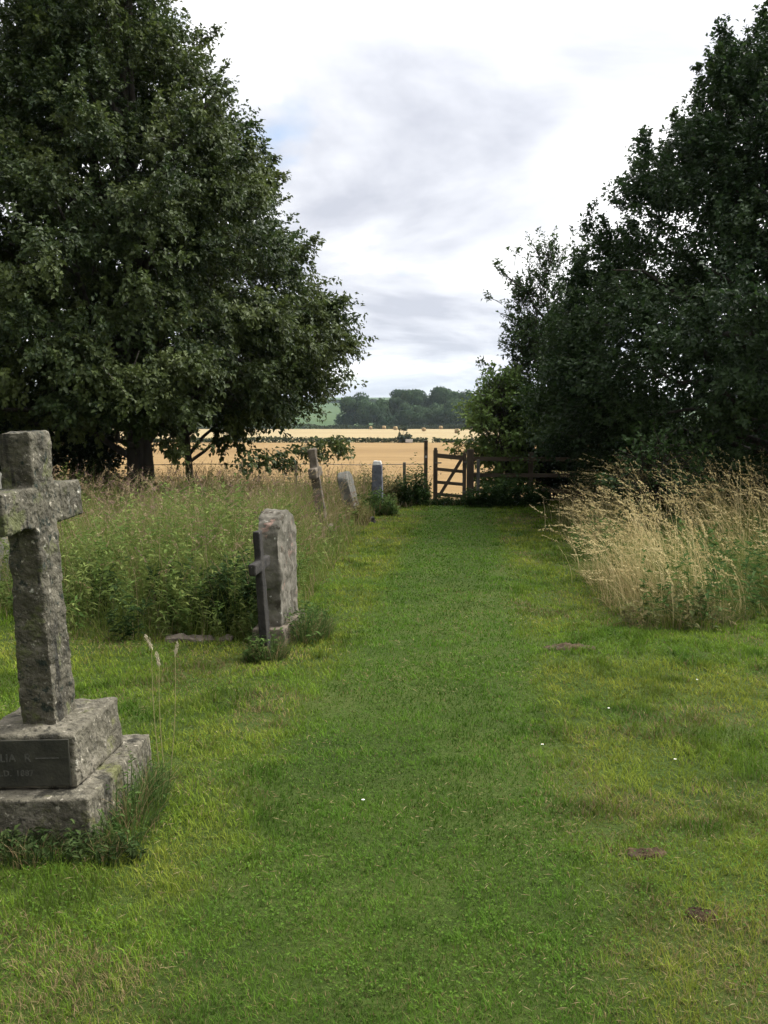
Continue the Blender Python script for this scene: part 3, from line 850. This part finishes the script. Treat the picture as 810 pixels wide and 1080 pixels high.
# ------------------------------------------------------------------ stone work
def stone(name, boxes, m, parent, voxel=0.012, amp=0.004, freq=9.0, smooth=2, loc=None, rot=None):
    """Worn stone: union of simple solids, remeshed, softened and roughened. boxes: bmesh-filling callables."""
    bm = bmesh.new()
    for f in boxes: f(bm)
    me = bm_mesh(name + '_raw', bm)
    tmp = bpy.data.objects.new('raw', me); C.objects.link(tmp)
    rm = tmp.modifiers.new('r', 'REMESH'); rm.mode = 'VOXEL'; rm.voxel_size = voxel; rm.use_smooth_shade = True
    if smooth:
        sm = tmp.modifiers.new('s', 'SMOOTH'); sm.iterations = smooth; sm.factor = 0.5
    dg = bpy.context.evaluated_depsgraph_get()
    ev = tmp.evaluated_get(dg)
    out = bpy.data.meshes.new_from_object(ev)
    bpy.data.objects.remove(tmp); bpy.data.meshes.remove(me)
    out.name = name
    nv = len(out.vertices)
    co = np.empty(nv * 3); no = np.empty(nv * 3)
    out.vertices.foreach_get('co', co); out.vertices.foreach_get('normal', no)
    co, no = co.reshape(-1, 3), no.reshape(-1, 3)
    d = np.array([mnoise.fractal(Vector(c * freq), 0.8, 2.2, 4) for c in co])
    co = co + no * (d * amp)[:, None]
    out.vertices.foreach_set('co', co.ravel()); out.update()
    out.materials.clear()
    o = link(name, out, m, parent)
    if loc is not None: o.location = loc
    return o


def B(cx, cy, cz, sx, sy, sz, rot=None):
    return lambda bm: bm_box(bm, Vector((cx, cy, cz)), (sx, sy, sz), rot)


def taper(cx, cy, z0, z1, s0, s1, dx=0.0, dy=0.0):
    def f(bm):
        vs = []
        for (z, s, ox, oy) in ((z0, s0, 0, 0), (z1, s1, dx, dy)):
            for a, b in ((-1, -1), (1, -1), (1, 1), (-1, 1)):
                vs.append(bm.verts.new((cx + ox + a * s[0] / 2, cy + oy + b * s[1] / 2, z)))
        bm.faces.new(vs[0:4][::-1]); bm.faces.new(vs[4:8])
        for k in range(4):
            j = (k + 1) % 4
            bm.faces.new((vs[k], vs[j], vs[4 + j], vs[4 + k]))
    return f


def slab(outline, t, axis='x', x0=0.0):
    """Prism from an outline in the (depth, height) plane, t thick across."""
    def f(bm):
        a = [bm.verts.new((x0 - t / 2, p, q)) for p, q in outline]
        b = [bm.verts.new((x0 + t / 2, p, q)) for p, q in outline]
        bm.faces.new(a); bm.faces.new(b[::-1])
        n = len(a)
        for k in range(n):
            j = (k + 1) % n
            bm.faces.new((a[j], a[k], b[k], b[j]))
    return f


# --- the big cross in the foreground; its arms point along the path
def big_cross():
    base = Vector((-1.46, 3.99, -0.125))
    t = thing('stone_cross', 'large leaning grey granite cross on a two stepped base, lower left', 'grave marker', base, PATH_ROT)
    t.rotation_euler = (0, -R(2.9), PATH_ROT)
    stone('cross', [taper(0, 0, 0.40, 1.20, (0.150, 0.225), (0.138, 0.205)),
                    taper(0, 0, 1.15, 1.665, (0.139, 0.206), (0.142, 0.200)),
                    taper(0, 0.0, 1.262, 1.432, (0.141, 0.76), (0.143, 0.76))], M_GRANITE, t, 0.009, 0.010, 12, 1)
    pl = stone('plinth', [taper(0, 0, 0.184, 0.412, (0.44, 0.53), (0.425, 0.50))], M_PLINTH, t, 0.009, 0.007, 13, 1)
    stone('step', [B(0, 0.01, 0.065, 0.61, 0.77, 0.235)], M_PLINTH, t, 0.010, 0.006, 12, 1)
    # front face with the worn inscription, its shade painted in as a darker panel
    bm = bmesh.new(); bm_box(bm, Vector((-0.01, -0.2605, 0.296)), (0.405, 0.012, 0.196), Matrix.Rotation(R(-3.4), 3, 'X'), 0.004)
    fp = link('inscribed_face', bm_mesh('inscribed_face', bm), M_SHADEPANEL, pl)
    for k, (s, sz, z, x, st) in enumerate((('JULIA', 0.046, 0.305, -0.155, 1.1), ('R', 0.046, 0.305, 0.0, 1.1), ('A.D.', 0.034, 0.245, -0.13, 1.15), ('1887', 0.034, 0.245, -0.04, 1.15))):
        cu = bpy.data.curves.new('letters', 'FONT'); cu.body = s; cu.size = sz; cu.extrude = 0.0008; cu.offset = 0.0009; cu.space_character = st
        ob = bpy.data.objects.new('tmp', cu); C.objects.link(ob)
        me = bpy.data.meshes.new_from_object(ob.evaluated_get(bpy.context.evaluated_depsgraph_get()))
        bpy.data.objects.remove(ob)
        lo = link('lettering', me, M_LETTER, pl)
        lo.location = (x, -0.2675 + (z - 0.296) * 0.06, z); lo.rotation_euler = (R(90 - 3.4), 0, 0)
    bm = bmesh.new(); bm_box(bm, Vector((0.10, -0.268, 0.318)), (0.10, 0.003, 0.004))
    link('incised_rule', bm_mesh('incised_rule', bm), M_LETTER, pl)


big_cross()


def headstone():
    u = at(283, 682, 7.15)
    base = Vector((-0.85, 7.45, gz(-0.85, 7.45)))
    t = thing('headstone', 'thick weathered round topped headstone with pinkish side edge', 'grave marker', base, PATH_ROT - R(3))
    t.rotation_euler[1] = -R(1.5)
    arc = [(0.30 * math.cos(a), 0.82 + 0.26 * math.sin(a)) for a in np.linspace(0, math.pi, 11)]
    out = [(-0.30, -0.1), (0.30, -0.1)] + arc
    stone('stone', [slab(out, 0.185)], M_SAND, t, 0.013, 0.022, 5, 3)
    stone('footing', [B(0, 0, 0.06, 0.26, 0.74, 0.24)], M_BROWNSTONE, t, 0.016, 0.016, 6, 2)


headstone()


def slim_cross():
    base = Vector((-0.88, 6.78, gz(-0.88, 6.78)))
    t = thing('slim_cross', 'slim dark stone cross seen edge on before the round topped headstone', 'grave marker', base, PATH_ROT - R(2))
    t.rotation_euler[1] = -R(3.2)
    stone('cross', [taper(0, 0, -0.1, 0.955, (0.062, 0.12), (0.05, 0.095)), B(0, 0, 0.70, 0.052, 0.46, 0.085)], M_DARKSTONE, t, 0.009, 0.003, 9, 1)


slim_cross()


def tall_cross():
    x, y = -0.95, 14.7
    t = thing('tall_cross', 'tall thin brown weathered cross leaning left among the weeds', 'grave marker', (x, y, gz(x, y)), PATH_ROT)
    t.rotation_euler = (R(1), -R(7.5), PATH_ROT)
    stone('cross', [taper(0, 0, 0.14, 1.42, (0.16, 0.20), (0.12, 0.15)), B(0, 0, 1.06, 0.13, 0.60, 0.16), B(0, 0, 1.41, 0.135, 0.17, 0.06)], M_BROWNSTONE, t, 0.014, 0.014, 9, 2)
    stone('base_block', [taper(0, 0, -0.1, 0.2, (0.42, 0.5), (0.34, 0.42))], M_BROWNSTONE, t, 0.018, 0.015, 6, 2)


tall_cross()


def leaning_headstone():
    x, y = -0.55, 17.6
    t = thing('leaning_headstone', 'pale grey headstone tilted left, half sunk in weeds', 'grave marker', (x, y, gz(x, y)), PATH_ROT)
    t.rotation_euler = (R(2), -R(13), PATH_ROT - R(4))
    arc = [(0.28 * math.cos(a), 0.78 + 0.2 * math.sin(a)) for a in np.linspace(0, math.pi, 9)]
    stone('stone', [slab([(-0.28, -0.2), (0.28, -0.2)] + arc, 0.2)], M_GREYSTONE, t, 0.016, 0.012, 6, 2)


leaning_headstone()


def slate_pillar():
    x, y = -0.14, 19.5
    t = thing('stone_pillar', 'slim upright blue grey stone with a white cap', 'grave marker', (x, y, gz(x, y)), PATH_ROT)
    stone('pillar', [taper(0, 0, -0.1, 0.98, (0.25, 0.3), (0.2, 0.26))], M_SLATE, t, 0.016, 0.006, 7, 1)
    stone('cap', [taper(0, 0, 0.985, 1.07, (0.20, 0.26), (0.15, 0.2))], M_WHITESTONE, t, 0.014, 0.006, 9, 1)


slate_pillar()


def small_marker():
    x, y = at(390, 553, 17.4).x, 17.4
    t = thing('low_stone', 'low dark stone with pale lichen at the lawn edge', 'stone', (x, y, gz(x, y)), 0.3)
    stone('block', [taper(0, 0, -0.1, 0.12, (0.30, 0.3), (0.16, 0.14)), taper(-0.18, 0.05, -0.1, 0.08, (0.22, 0.2), (0.1, 0.1))], M_DARKSTONE, t, 0.016, 0.03, 7, 2)


small_marker()


def kerb():
    x, y = -1.5, 7.34
    o = stone('grave_kerb', [B(0, 0, -0.015, 0.55, 0.12, 0.09)], M_BROWNSTONE, None, 0.014, 0.026, 9, 2)
    o.location = (x, y, gz(x, y)); o.rotation_euler = (0, R(0.5), R(-2))
    setp(o, 'long low brown stone kerb at the foot of the weeds', 'kerb')


kerb()


def pale_stone():
    x, y = -4.10, 9.6
    t = thing('pale_headstone', 'pale headstone just showing at the edge behind the big cross', 'grave marker', (x, y, gz(x, y)), PATH_ROT)
    arc = [(0.26 * math.cos(a), 1.12 + 0.22 * math.sin(a)) for a in np.linspace(0, math.pi, 9)]
    stone('stone', [slab([(-0.26, -0.1), (0.26, -0.1)] + arc, 0.14)], M_GREYSTONE, t, 0.018, 0.008, 6, 1)


pale_stone()

# ------------------------------------------------------------------ gate and fences
def gate():
    Y = 21.9
    a, b = at(459, 530, Y), at(493, 530, Y)
    z0 = gz(1.6, Y)
    t = thing('field_gate', 'small dark brown wooden field gate with four rails and a diagonal brace', 'gate', (a.x, Y, z0))
    w = b.x - a.x - 0.06

    def part(name, f, m):
        bm = bmesh.new(); f(bm); link(name, bm_mesh(name, bm), m, t)
    part('latch_stile', lambda bm: (bm_box(bm, Vector((0, 0, 0.66)), (0.10, 0.09, 1.24), None, 0.012), bm_box(bm, Vector((0, 0, 1.305)), (0.075, 0.07, 0.06), None, 0.02)), M_WOOD)
    part('hinge_stile', lambda bm: bm_box(bm, Vector((w - 0.02, 0, 0.66)), (0.085, 0.075, 1.10), None, 0.008), M_WOOD)
    for za, zb, h in ((1.15, 1.09, 0.105), (0.83, 0.77, 0.075), (0.52, 0.47, 0.075), (0.235, 0.185, 0.075)):
        part('rail', lambda bm: bm_bar(bm, (0.05, 0, za), (w - 0.06, 0, zb), 0.035, h), M_RAIL)
    part('brace', lambda bm: bm_bar(bm, (0.07, -0.033, 0.16), (w - 0.10, -0.033, 1.05), 0.028, 0.075), M_RAIL)
    part('latch', lambda bm: bm_box(bm, Vector((0.06, -0.055, 0.98)), (0.16, 0.02, 0.03), None, 0.004), M_WIRE)
    p = thing('gate_post', 'stout dark wooden post the gate hangs from', 'post', (b.x + 0.06, Y, z0))
    bm = bmesh.new(); bm_box(bm, Vector((0, 0, 0.6)), (0.16, 0.16, 1.4), None, 0.014); link('post', bm_mesh('gate_post', bm), M_WOOD, p)
    for z in (0.3, 1.0):
        bm = bmesh.new(); bm_box(bm, Vector((-0.10, -0.05, z)), (0.14, 0.012, 0.04), None, 0.003); link('hinge', bm_mesh('hinge', bm), M_WIRE, p)
    c = at(449, 530, Y)
    p = thing('tall_post', 'tall thin weathered wooden post left of the gate', 'post', (c.x, Y + 0.05, z0))
    bm = bmesh.new(); bm_box(bm, Vector((0, 0, 0.65)), (0.085, 0.09, 1.62), None, 0.01); link('post', bm_mesh('tall_post', bm), M_RAIL, p)
    bm = bmesh.new(); bm_box(bm, Vector((0, 0, 1.482)), (0.10, 0.105, 0.04), None, 0.012); link('cap', bm_mesh('tall_post_cap', bm), M_WOOD, p)
    bm = bmesh.new(); bm_box(bm, Vector((0.0, -0.05, 1.12)), (0.05, 0.012, 0.05), None, 0.003); link('plate', bm_mesh('plate', bm), M_WHITESTONE, p)
    # post and rail fence on the right
    f = thing('rail_fence', 'brown post and rail fence running from the gate under the right tree', 'fence', (b.x + 0.14, Y, z0))

    def fp(name, fn, m):
        bm = bmesh.new(); fn(bm); link(name, bm_mesh(name, bm), m, f)
    fp('grey_post', lambda bm: bm_box(bm, Vector((0.10, -0.06, 0.48)), (0.075, 0.075, 1.16), None, 0.008), M_GREYWOOD)
    for k in range(5):
        x = 1.35 + k * 1.75
        fp('post', lambda bm: bm_box(bm, Vector((x, 0.05, 0.55)), (0.11, 0.11, 1.35), None, 0.01), M_WOOD)
    for za, zb in ((1.07, 1.02), (0.69, 0.64), (0.32, 0.28)):
        fp('rail', lambda bm: bm_bar(bm, (0.0, 0, za), (8.5, 0, zb), 0.04, 0.095), M_RAIL)
    # wire fence on the left
    g = thing('wire_fence', 'low post and wire fence along the field edge, left of the gate', 'fence', (c.x - 0.1, Y + 0.35, z0))
    for k in range(6):
        x = -0.4 - k * 2.6
        bm = bmesh.new(); bm_box(bm, Vector((x, 0, 0.42)), (0.07, 0.07, 1.1), None, 0.006); link('post', bm_mesh('post', bm), M_GREYWOOD, g)
    for z in (0.93, 0.62, 0.32):
        P = np.array([[-x, -0.03, z - 0.02 * math.sin(x / 2.6 * math.pi) ** 2] for x in np.linspace(-0.1, 14, 60)])
        V, F = tube_arrays(P, np.full(60, 0.009 if z > .9 else 0.004), 5)
        link('wire', npmesh('wire', V, F), M_WIRE, g)


gate()

weed_clump('nettle_clump', 'dark nettle clump crowding the foot of the gate posts', 'nettles', at(434, 530, 21.2).x, 21.2, 0.42, 0.4, 1.0, 130, DARKG, 22, 0.085)
weed_clump('dark_weeds', 'dark weeds under the rail fence right of the gate', 'weeds', at(535, 535, 21.0).x, 21.0, 0.95, 0.5, 0.75, 260, DARKG, 22, 0.085)
weed_clump('gate_weeds', 'low green weeds growing under the bottom gate rail', 'weeds', at(476, 532, 21.6).x, 21.6, 0.55, 0.25, 0.30, 90, DARKG, 14, 0.06, 300)
o = weed_clump('dock_spike', 'tall dark dock stalk standing beside the nettles near the gate', 'weed', at(424, 540, 20.9).x, 20.9, 0.07, 0.07, 1.45, 5, DARKG, 40, 0.07)
weed_clump('dock_clump', 'brownish docks and seeding grass before the pale tilted headstone', 'weeds', at(366, 548, 16.9).x, 16.9, 0.40, 0.45, 0.62, 60, ((0.11, 0.105, 0.035), (0.20, 0.17, 0.07)), 18, 0.07, 700)
weed_clump('hogweed_clump', 'green leafy weeds around the foot of the white capped stone', 'weeds', at(397, 545, 18.9).x, 18.9, 0.42, 0.35, 0.55, 80, MIDG, 20, 0.08, 500)
weed_clump('fence_weeds', 'brown and green weeds along the wire fence left of the nettles', 'weeds', at(398, 530, 21.3).x, 21.3, 0.75, 0.45, 0.95, 150, ((0.05, 0.06, 0.02), (0.15, 0.14, 0.055)), 22, 0.08, 1500)
weed_clump('dead_docks', 'withered brownish weeds at the front foot of the dry grass', 'weeds', 2.62, 7.95, 0.60, 0.35, 0.40, 36, ((0.065, 0.09, 0.028), (0.19, 0.16, 0.07)), 16, 0.06, 260)
# growth round the monuments
weed_clump('base_grass', 'rank grass and weeds round the right side of the big cross base', 'grass tuft', -1.09, 3.88, 0.12, 0.46, 0.28, 36, MIDG, 9, 0.026, 950)
weed_clump('front_weeds', 'dark low weeds along the front of the big cross base', 'weeds', -1.40, 3.50, 0.46, 0.12, 0.15, 80, ((0.028, 0.052, 0.014), (0.06, 0.085, 0.026)), 12, 0.03, 1300)
weed_clump('headstone_grass', 'grass tuft at the foot of the slim dark cross', 'grass tuft', -0.87, 6.72, 0.17, 0.14, 0.30, 26, MIDG, 10, 0.04, 700)
weed_clump('edge_grass', 'leafy green tuft right of the round topped headstone', 'grass tuft', -0.62, 7.45, 0.2, 0.4, 0.40, 50, MIDG, 12, 0.05, 1100)


def seed_stalks():
    base = Vector((-1.06, 4.32, gz(-1.06, 4.32)))
    t = thing('seeding_grass', 'three pale grass stalks with seed heads beside the big cross', 'grass stalks', base)
    for k, (u, v) in enumerate(((160, 672), (168, 690), (184, 680))):
        tip = np.array(at(u, v, 4.3)) - np.array(base)
        b0 = np.array([0.02 * k - 0.02, 0.01 * k, 0])
        s = np.linspace(0, 1, 9)[:, None]
        P = b0 * (1 - s) + (tip - [0, 0, 0.05]) * s; P[:, 0] += 0.012 * np.sin(s[:, 0] * 3.0) * (1 if k == 2 else -1)
        V, F = tube_arrays(P, np.linspace(0.0024, 0.0016, 9), 4)
        T = np.tile(np.array([[0.42, 0.36, 0.19]]), (len(V), 1))
        F = np.concatenate([F[:, [0, 1, 2]], F[:, [0, 2, 3]]])
        n = 70
        d = np.array([(-0.5, -0.18, 0.22)[k], 0, 1.0]); d /= np.linalg.norm(d)
        q = P[-1] + d * (rng.random(n)[:, None] - 0.15) * 0.065 + rng.normal(size=(n, 3)) * 0.0035
        hd = kites(q, d + 0.4 * rdirs(n), rdirs(n), rng.uniform(.010, .018, n), rng.uniform(.003, .006, n), np.tile(np.array([[0.5, 0.44, 0.31]]), (n, 1)))
        V, F, T = join3([(V, F, T), hd])
        link('stalk', npmesh('stalk', V, F, T), M_GRASS, t)


seed_stalks()


# ------------------------------------------------------------------ soil patches, daisies
def soil(i, label):
    bx, by, rx, ry = BARE[i]
    r = np.random.default_rng(500 + i)
    nr, na = 9, 26
    V = [(0, 0, 0.02)]; F = []
    for k in range(1, nr + 1):
        for j in range(na):
            a = 2 * math.pi * j / na; q = k / nr
            w = 0.35 + 1.1 * float(fbm2(1.6 * math.cos(a) + 5 + i * 3, 1.6 * math.sin(a) + 5, 1.0, 3))
            x, y = rx * 1.12 * q * w * math.cos(a), ry * 1.12 * q * w * math.sin(a)
            z = float(lawn_z(bx + x, by + y) - lawn_z(bx, by)) + (0.006 * (1 - q) + 0.020 * r.random()) * (1 if k < nr else 0) - (0.02 if k == nr else 0)
            V.append((x, y, z))
    V = np.array(V)
    T = [[0, 1 + j, 1 + (j + 1) % na] for j in range(na)]
    for k in range(nr - 1):
        for j in range(na):
            a, b = 1 + k * na + j, 1 + k * na + (j + 1) % na
            T += [[a, a + na, b + na], [a, b + na, b]]
    o = link('soil_patch', npmesh('soil_patch', V, np.array(T), smooth=True), M_SOIL)
    o.location = (bx, by, float(lawn_z(bx, by)))
    setp(o, label, 'bare soil')


soil(0, 'bare brown soil scrape in the lawn before the long dry grass')
soil(1, 'small dark earth hollow in the lawn right of the path')
soil(2, 'fist sized brown clod of earth lowest on the right lawn')


def daisies():
    px = [(735, 722), (642, 750), (383, 850), (572, 791), (712, 800)]
    me_p = me_e = None
    for k, (u, v) in enumerate(px):
        y = 3.0
        for _ in range(30):
            y = y + 0.3 * ((CAM_H - at(u, v, y).z + 0.0) - (CAM_H + 0.03 * y)) * -2.0
            y = max(1.5, min(y, 20))
        q = at(u, v, y)
        t = thing('daisy', 'tiny white daisy flowering in the mown lawn', 'daisy', (q.x, y, float(lawn_z(q.x, y)) + 0.03), k * 0.7, 'daisies scattered over the lawn')
        if me_p is None:
            n = 12; a = np.arange(n) * 2 * np.pi / n
            D = np.stack([np.cos(a), np.sin(a), np.full(n, 0.25)], -1)
            V, F, T = kites(D * 0.002, D, np.tile([[0, 0, 1.0]], (n, 1)), np.full(n, 0.0065), np.full(n, 0.0034), np.full((n, 3), 0.8), 0.0)
            Vs, Fs = tube_arrays(np.array([[0, 0, -0.035], [0.001, 0, -0.015], [0, 0, 0]]), [0.0008] * 3, 4)
            me_p = npmesh('petals', V, F); me_p.materials.append(M_PETAL)
            bm = bmesh.new(); bmesh.ops.create_uvsphere(bm, u_segments=8, v_segments=5, radius=0.0022)
            bmesh.ops.translate(bm, vec=(0, 0, 0.002), verts=bm.verts)
            me_e = bm_mesh('eye', bm, True); me_e.materials.append(M_YELLOW)
        link('petals', me_p, None, t); link('flower_eye', me_e, None, t)


daisies()


# ------------------------------------------------------------------ the far country
def far_tree_meshes(seed, h, rad, n):
    r = np.random.default_rng(seed)
    lobes = [(0, 0, h * 0.58, rad)] + [(r.normal() * rad * .5, r.normal() * rad * .5, h * r.uniform(.18, .82), rad * r.uniform(.45, .7)) for _ in range(13)]
    L = np.array(lobes)
    pick = r.integers(0, len(L), n)
    d = rdirs(n, r) * (r.random(n) ** 0.28)[:, None]; d[:, 2] *= 0.75
    P = L[pick, :3] + d * L[pick, 3:4]
    k = (P[:, 2] > h * 0.01); P, d, pick = P[k], d[k], pick[k]; n = len(P)
    ls = r.uniform(0.5, 1.15, n)
    col = mixc((0.018, 0.042, 0.020), (0.062, 0.105, 0.040), 0.3 * r.random(n) + 0.7 * r.random(len(L))[pick])
    tg = rdirs(n, r); tg = tg - d * (tg * d).sum(1)[:, None] / (d * d).sum(1)[:, None]
    V, F, T = kites(P, tg + rdirs(n, r) * .25, d + rdirs(n, r) * .2, ls, ls * .8, col)
    crown = npmesh('far_crown', V, F, T); crown.materials.append(M_FAR)
    parts = [tube_arrays(np.array([[0, 0, -1], [0, 0, h * .2], [0.2, 0, h * .6]]), [0.5, 0.4, 0.15], 7)]
    for q in range(1, 7):
        parts.append(tube_arrays(limb_path((0, 0, h * .22), L[q, :3], 0.3, r), np.linspace(0.22, 0.04, 7), 5))
    Vt, Ft = merge(parts)
    trunk = npmesh('far_trunk', Vt, Ft, smooth=True); trunk.materials.append(M_BARK)
    return trunk, crown


def far_trees():
    kinds = [far_tree_meshes(700 + k, h, rad, n) for k, (h, rad, n) in enumerate(((17, 5.4, 7000), (13.5, 6.0, 7000), (15, 4.4, 5600), (9.5, 4.6, 4600)))]
    spec = []
    for u, v, Y, k, sc, lab in (
            (388, 420, 395, 3, 0.95, 'low dark far tree nearest the big left tree'),
            (402, 419, 398, 3, 1.05, 'squat far tree second from the left of the wood'),
            (414, 417, 404, 2, 0.85, 'narrow far tree left of the high round crown'),
            (425, 406, 402, 0, 1.0, 'high round topped far tree left in the distant wood'),
            (438, 406, 405, 0, 0.98, 'high far tree with its crown joined to the round one'),
            (452, 411, 408, 2, 1.0, 'far tree in the dip between the two high crowns'),
            (464, 404, 406, 0, 1.05, 'tallest pointed far tree in the middle of the wood'),
            (474, 408, 404, 1, 1.1, 'broad far tree right of the tallest pointed one'),
            (487, 412, 402, 1, 1.02, 'broad far tree sloping down towards the right shrub'),
            (500, 415, 405, 2, 0.95, 'far tree just left of the light green shrub'),
            (512, 414, 400, 1, 0.95, 'rightmost far tree, behind the light green shrub'),
            (431, 424, 384, 3, 1.06, 'low rounded tree standing forward below the round crown'),
            (446, 427, 382, 3, 0.92, 'small low tree standing forward in the middle of the wood'),
            (463, 424, 384, 3, 1.05, 'low wide tree forward of the tallest far tree'),
            (480, 421, 383, 3, 1.18, 'dark wide tree forward at the right of the wood'),
            (498, 424, 386, 3, 1.1, 'low dark tree forward at the right end of the wood'),
            (372, 414, 400, 1, 0.9, 'far tree half hidden by the big left tree'),
            ):
        spec.append((u, v, Y, k, sc, lab))
    r = np.random.default_rng(9)
    for u, v, Y, k, sc, lab in spec:
        x = at(u, v, Y).x
        base = float(ground_z(x, Y)) - 0.2
        top = at(u, v, Y).z
        hk = (17, 13.5, 15, 9.5)[k]
        t = thing('far_tree', lab, 'tree', (x, Y, base), r.uniform(0, 6.28), 'trees of the distant wood')
        s = (top - base) / (hk * 1.02)
        w = sc * (0.9 + 0.2 * r.random())
        t.scale = (w, w, s)
        link('trunk', kinds[k][0], None, t); link('crown', kinds[k][1], None, t)


far_trees()


def far_hedge(name, label, x0, x1, Y, h, dep, seed, cols, gaps=()):
    r = np.random.default_rng(seed)
    n = int((x1 - x0) * 110)
    x = r.uniform(x0, x1, n)
    for a, b in gaps:
        x = x[(x < a) | (x > b)]
    n = len(x)
    hh = h * (0.35 + 1.1 * fbm2(x, x * 0, 0.16, 3, seed))
    y = Y + r.normal(size=n) * dep * 0.4
    z = ground_z(x, y) + r.random(n) ** 0.8 * hh
    b0 = (float((x0 + x1) / 2), Y, float(ground_z((x0 + x1) / 2, Y)))
    P = np.stack([x, y, z], -1) - np.array(b0)
    ls = r.uniform(.25, .6, n) * (0.45 + h * .3)
    V, F, T = kites(P, rdirs(n, r), rdirs(n, r) + [0, 0, .5], ls, ls * .8, mixc(cols[0], cols[1], r.random(n)))
    o = link(name, npmesh(name, V, F, T), M_FAR)
    o.location = b0
    setp(o, label, 'hedge')


HC = ((0.022, 0.036, 0.014), (0.055, 0.072, 0.028))
far_hedge('field_hedge', 'ragged dark hedge between the orange and pale fields', -60, 60, 160.5, 0.85, 1.2, 61, HC, gaps=((7.5, 8.4), (12.9, 14.2)))
far_hedge('wood_hedge', 'thin dark hedge at the far edge of the pale field', -90, 90, 371, 1.7, 2.0, 62, HC)
far_hedge('hill_hedge', 'faint hedge line along the low far hill', -300, 300, 1090, 4.0, 3.0, 63, HC)


def hedge_bush():
    Y = 158.5
    q = at(425, 462, Y)
    tree('hedge_bush', 'small dark bush sticking up from the field hedge', (q.x, Y, float(ground_z(q.x, Y))), 1.5, 0.06,
         [(0.1, 0.9), (0.9, 1.1), (1.8, 0.9), (2.4, 0.3)], 16, 8, 8, 0.34, HC, 0.5, 71, limbs=8, cat='bush', twl=(0.2, 0.5))
    q = at(431.5, 464, Y - 1.5)
    t = thing('trough', 'small pale water trough beside the bush at the field hedge', 'trough', (q.x, Y - 1.5, float(ground_z(q.x, Y - 1.5))))
    bm = bmesh.new()
    for s in (-1, 1):
        bm_box(bm, Vector((0, s * 0.27, 0.38)), (1.2, 0.05, 0.5), None, 0.01)
        bm_box(bm, Vector((s * 0.57, 0, 0.38)), (0.06, 0.48, 0.49), None, 0.01)
    bm_box(bm, Vector((0, 0, 0.16)), (1.07, 0.48, 0.05), None, 0.005)
    link('basin', bm_mesh('basin', bm), M_WHITESTONE, t)
    for s in (-1, 1):
        bm = bmesh.new(); bm_box(bm, Vector((s * 0.4, 0, 0.06)), (0.1, 0.4, 0.14), None, 0.01); link('leg', bm_mesh('trough_leg', bm), M_GREYSTONE, t)


hedge_bush()


def bales():
    bm = bmesh.new()
    bmesh.ops.create_cone(bm, cap_ends=True, segments=28, radius1=0.68, radius2=0.68, depth=1.25)
    bmesh.ops.bevel(bm, geom=[e for e in bm.edges if e.calc_face_angle(0) > 1.0], offset=0.09, segments=2, affect='EDGES')
    bmesh.ops.subdivide_edges(bm, edges=bm.edges, cuts=1)
    bmesh.ops.rotate(bm, matrix=Matrix.Rotation(R(90), 3, 'X'), verts=bm.verts)
    bmesh.ops.translate(bm, vec=(0, 0, 0.64), verts=bm.verts)
    for v in bm.verts:
        v.co += Vector((mnoise.noise(v.co * 3), mnoise.noise(v.co * 3 + Vector((5, 0, 0))), mnoise.noise(v.co * 3 + Vector((0, 7, 0))))) * 0.04
    me = bm_mesh('straw_bale', bm, True); me.materials.append(M_STRAW)
    labs = ('leftmost straw bale in the pale field', 'second straw bale from the left in the pale field', 'third straw bale from the left in the pale field',
            'straw bale behind the tall gate post in the pale field', 'straw bale above the gate in the pale field', 'rightmost straw bale, close to the light green shrub',
            'far straw bale close to the wood hedge')
    for k, (u, v) in enumerate(((391, 453), (405, 452), (417, 453.5), (447, 455), (482, 457), (500, 455.5), (465, 451))):
        Y = 165.0
        while Y < 368 and at(u, v, Y).z > float(ground_z(at(u, v, Y).x, Y)): Y += 1.0
        q = at(u, v, Y)
        o = link('straw_bale', me)
        o.location = (q.x, Y, float(ground_z(q.x, Y)) + 0.02); o.rotation_euler = (0, 0, k * 1.1)
        setp(o, labs[k], 'bale', 'round straw bales on the pale field')


bales()


# ------------------------------------------------------------------ the air
def haze():
    bm = bmesh.new()
    bm_box(bm, Vector((0, 1050, 18)), (3600, 3300, 110))
    m = bpy.data.materials.new('haze'); m.use_nodes = True
    nt = m.node_tree; nt.nodes.clear()
    v = nt.nodes.new('ShaderNodeVolumePrincipled')
    v.inputs['Color'].default_value = (0.70, 0.85, 1.0, 1)
    v.inputs['Density'].default_value = HAZE
    v.inputs['Anisotropy'].default_value = 0.2
    o = nt.nodes.new('ShaderNodeOutputMaterial'); nt.links.new(v.outputs[0], o.inputs['Volume'])
    ob = link('haze', bm_mesh('haze', bm), m)
    setp(ob, 'thin pale summer haze over the distant fields', 'haze', None, 'stuff')


HAZE = 0.00010
haze()
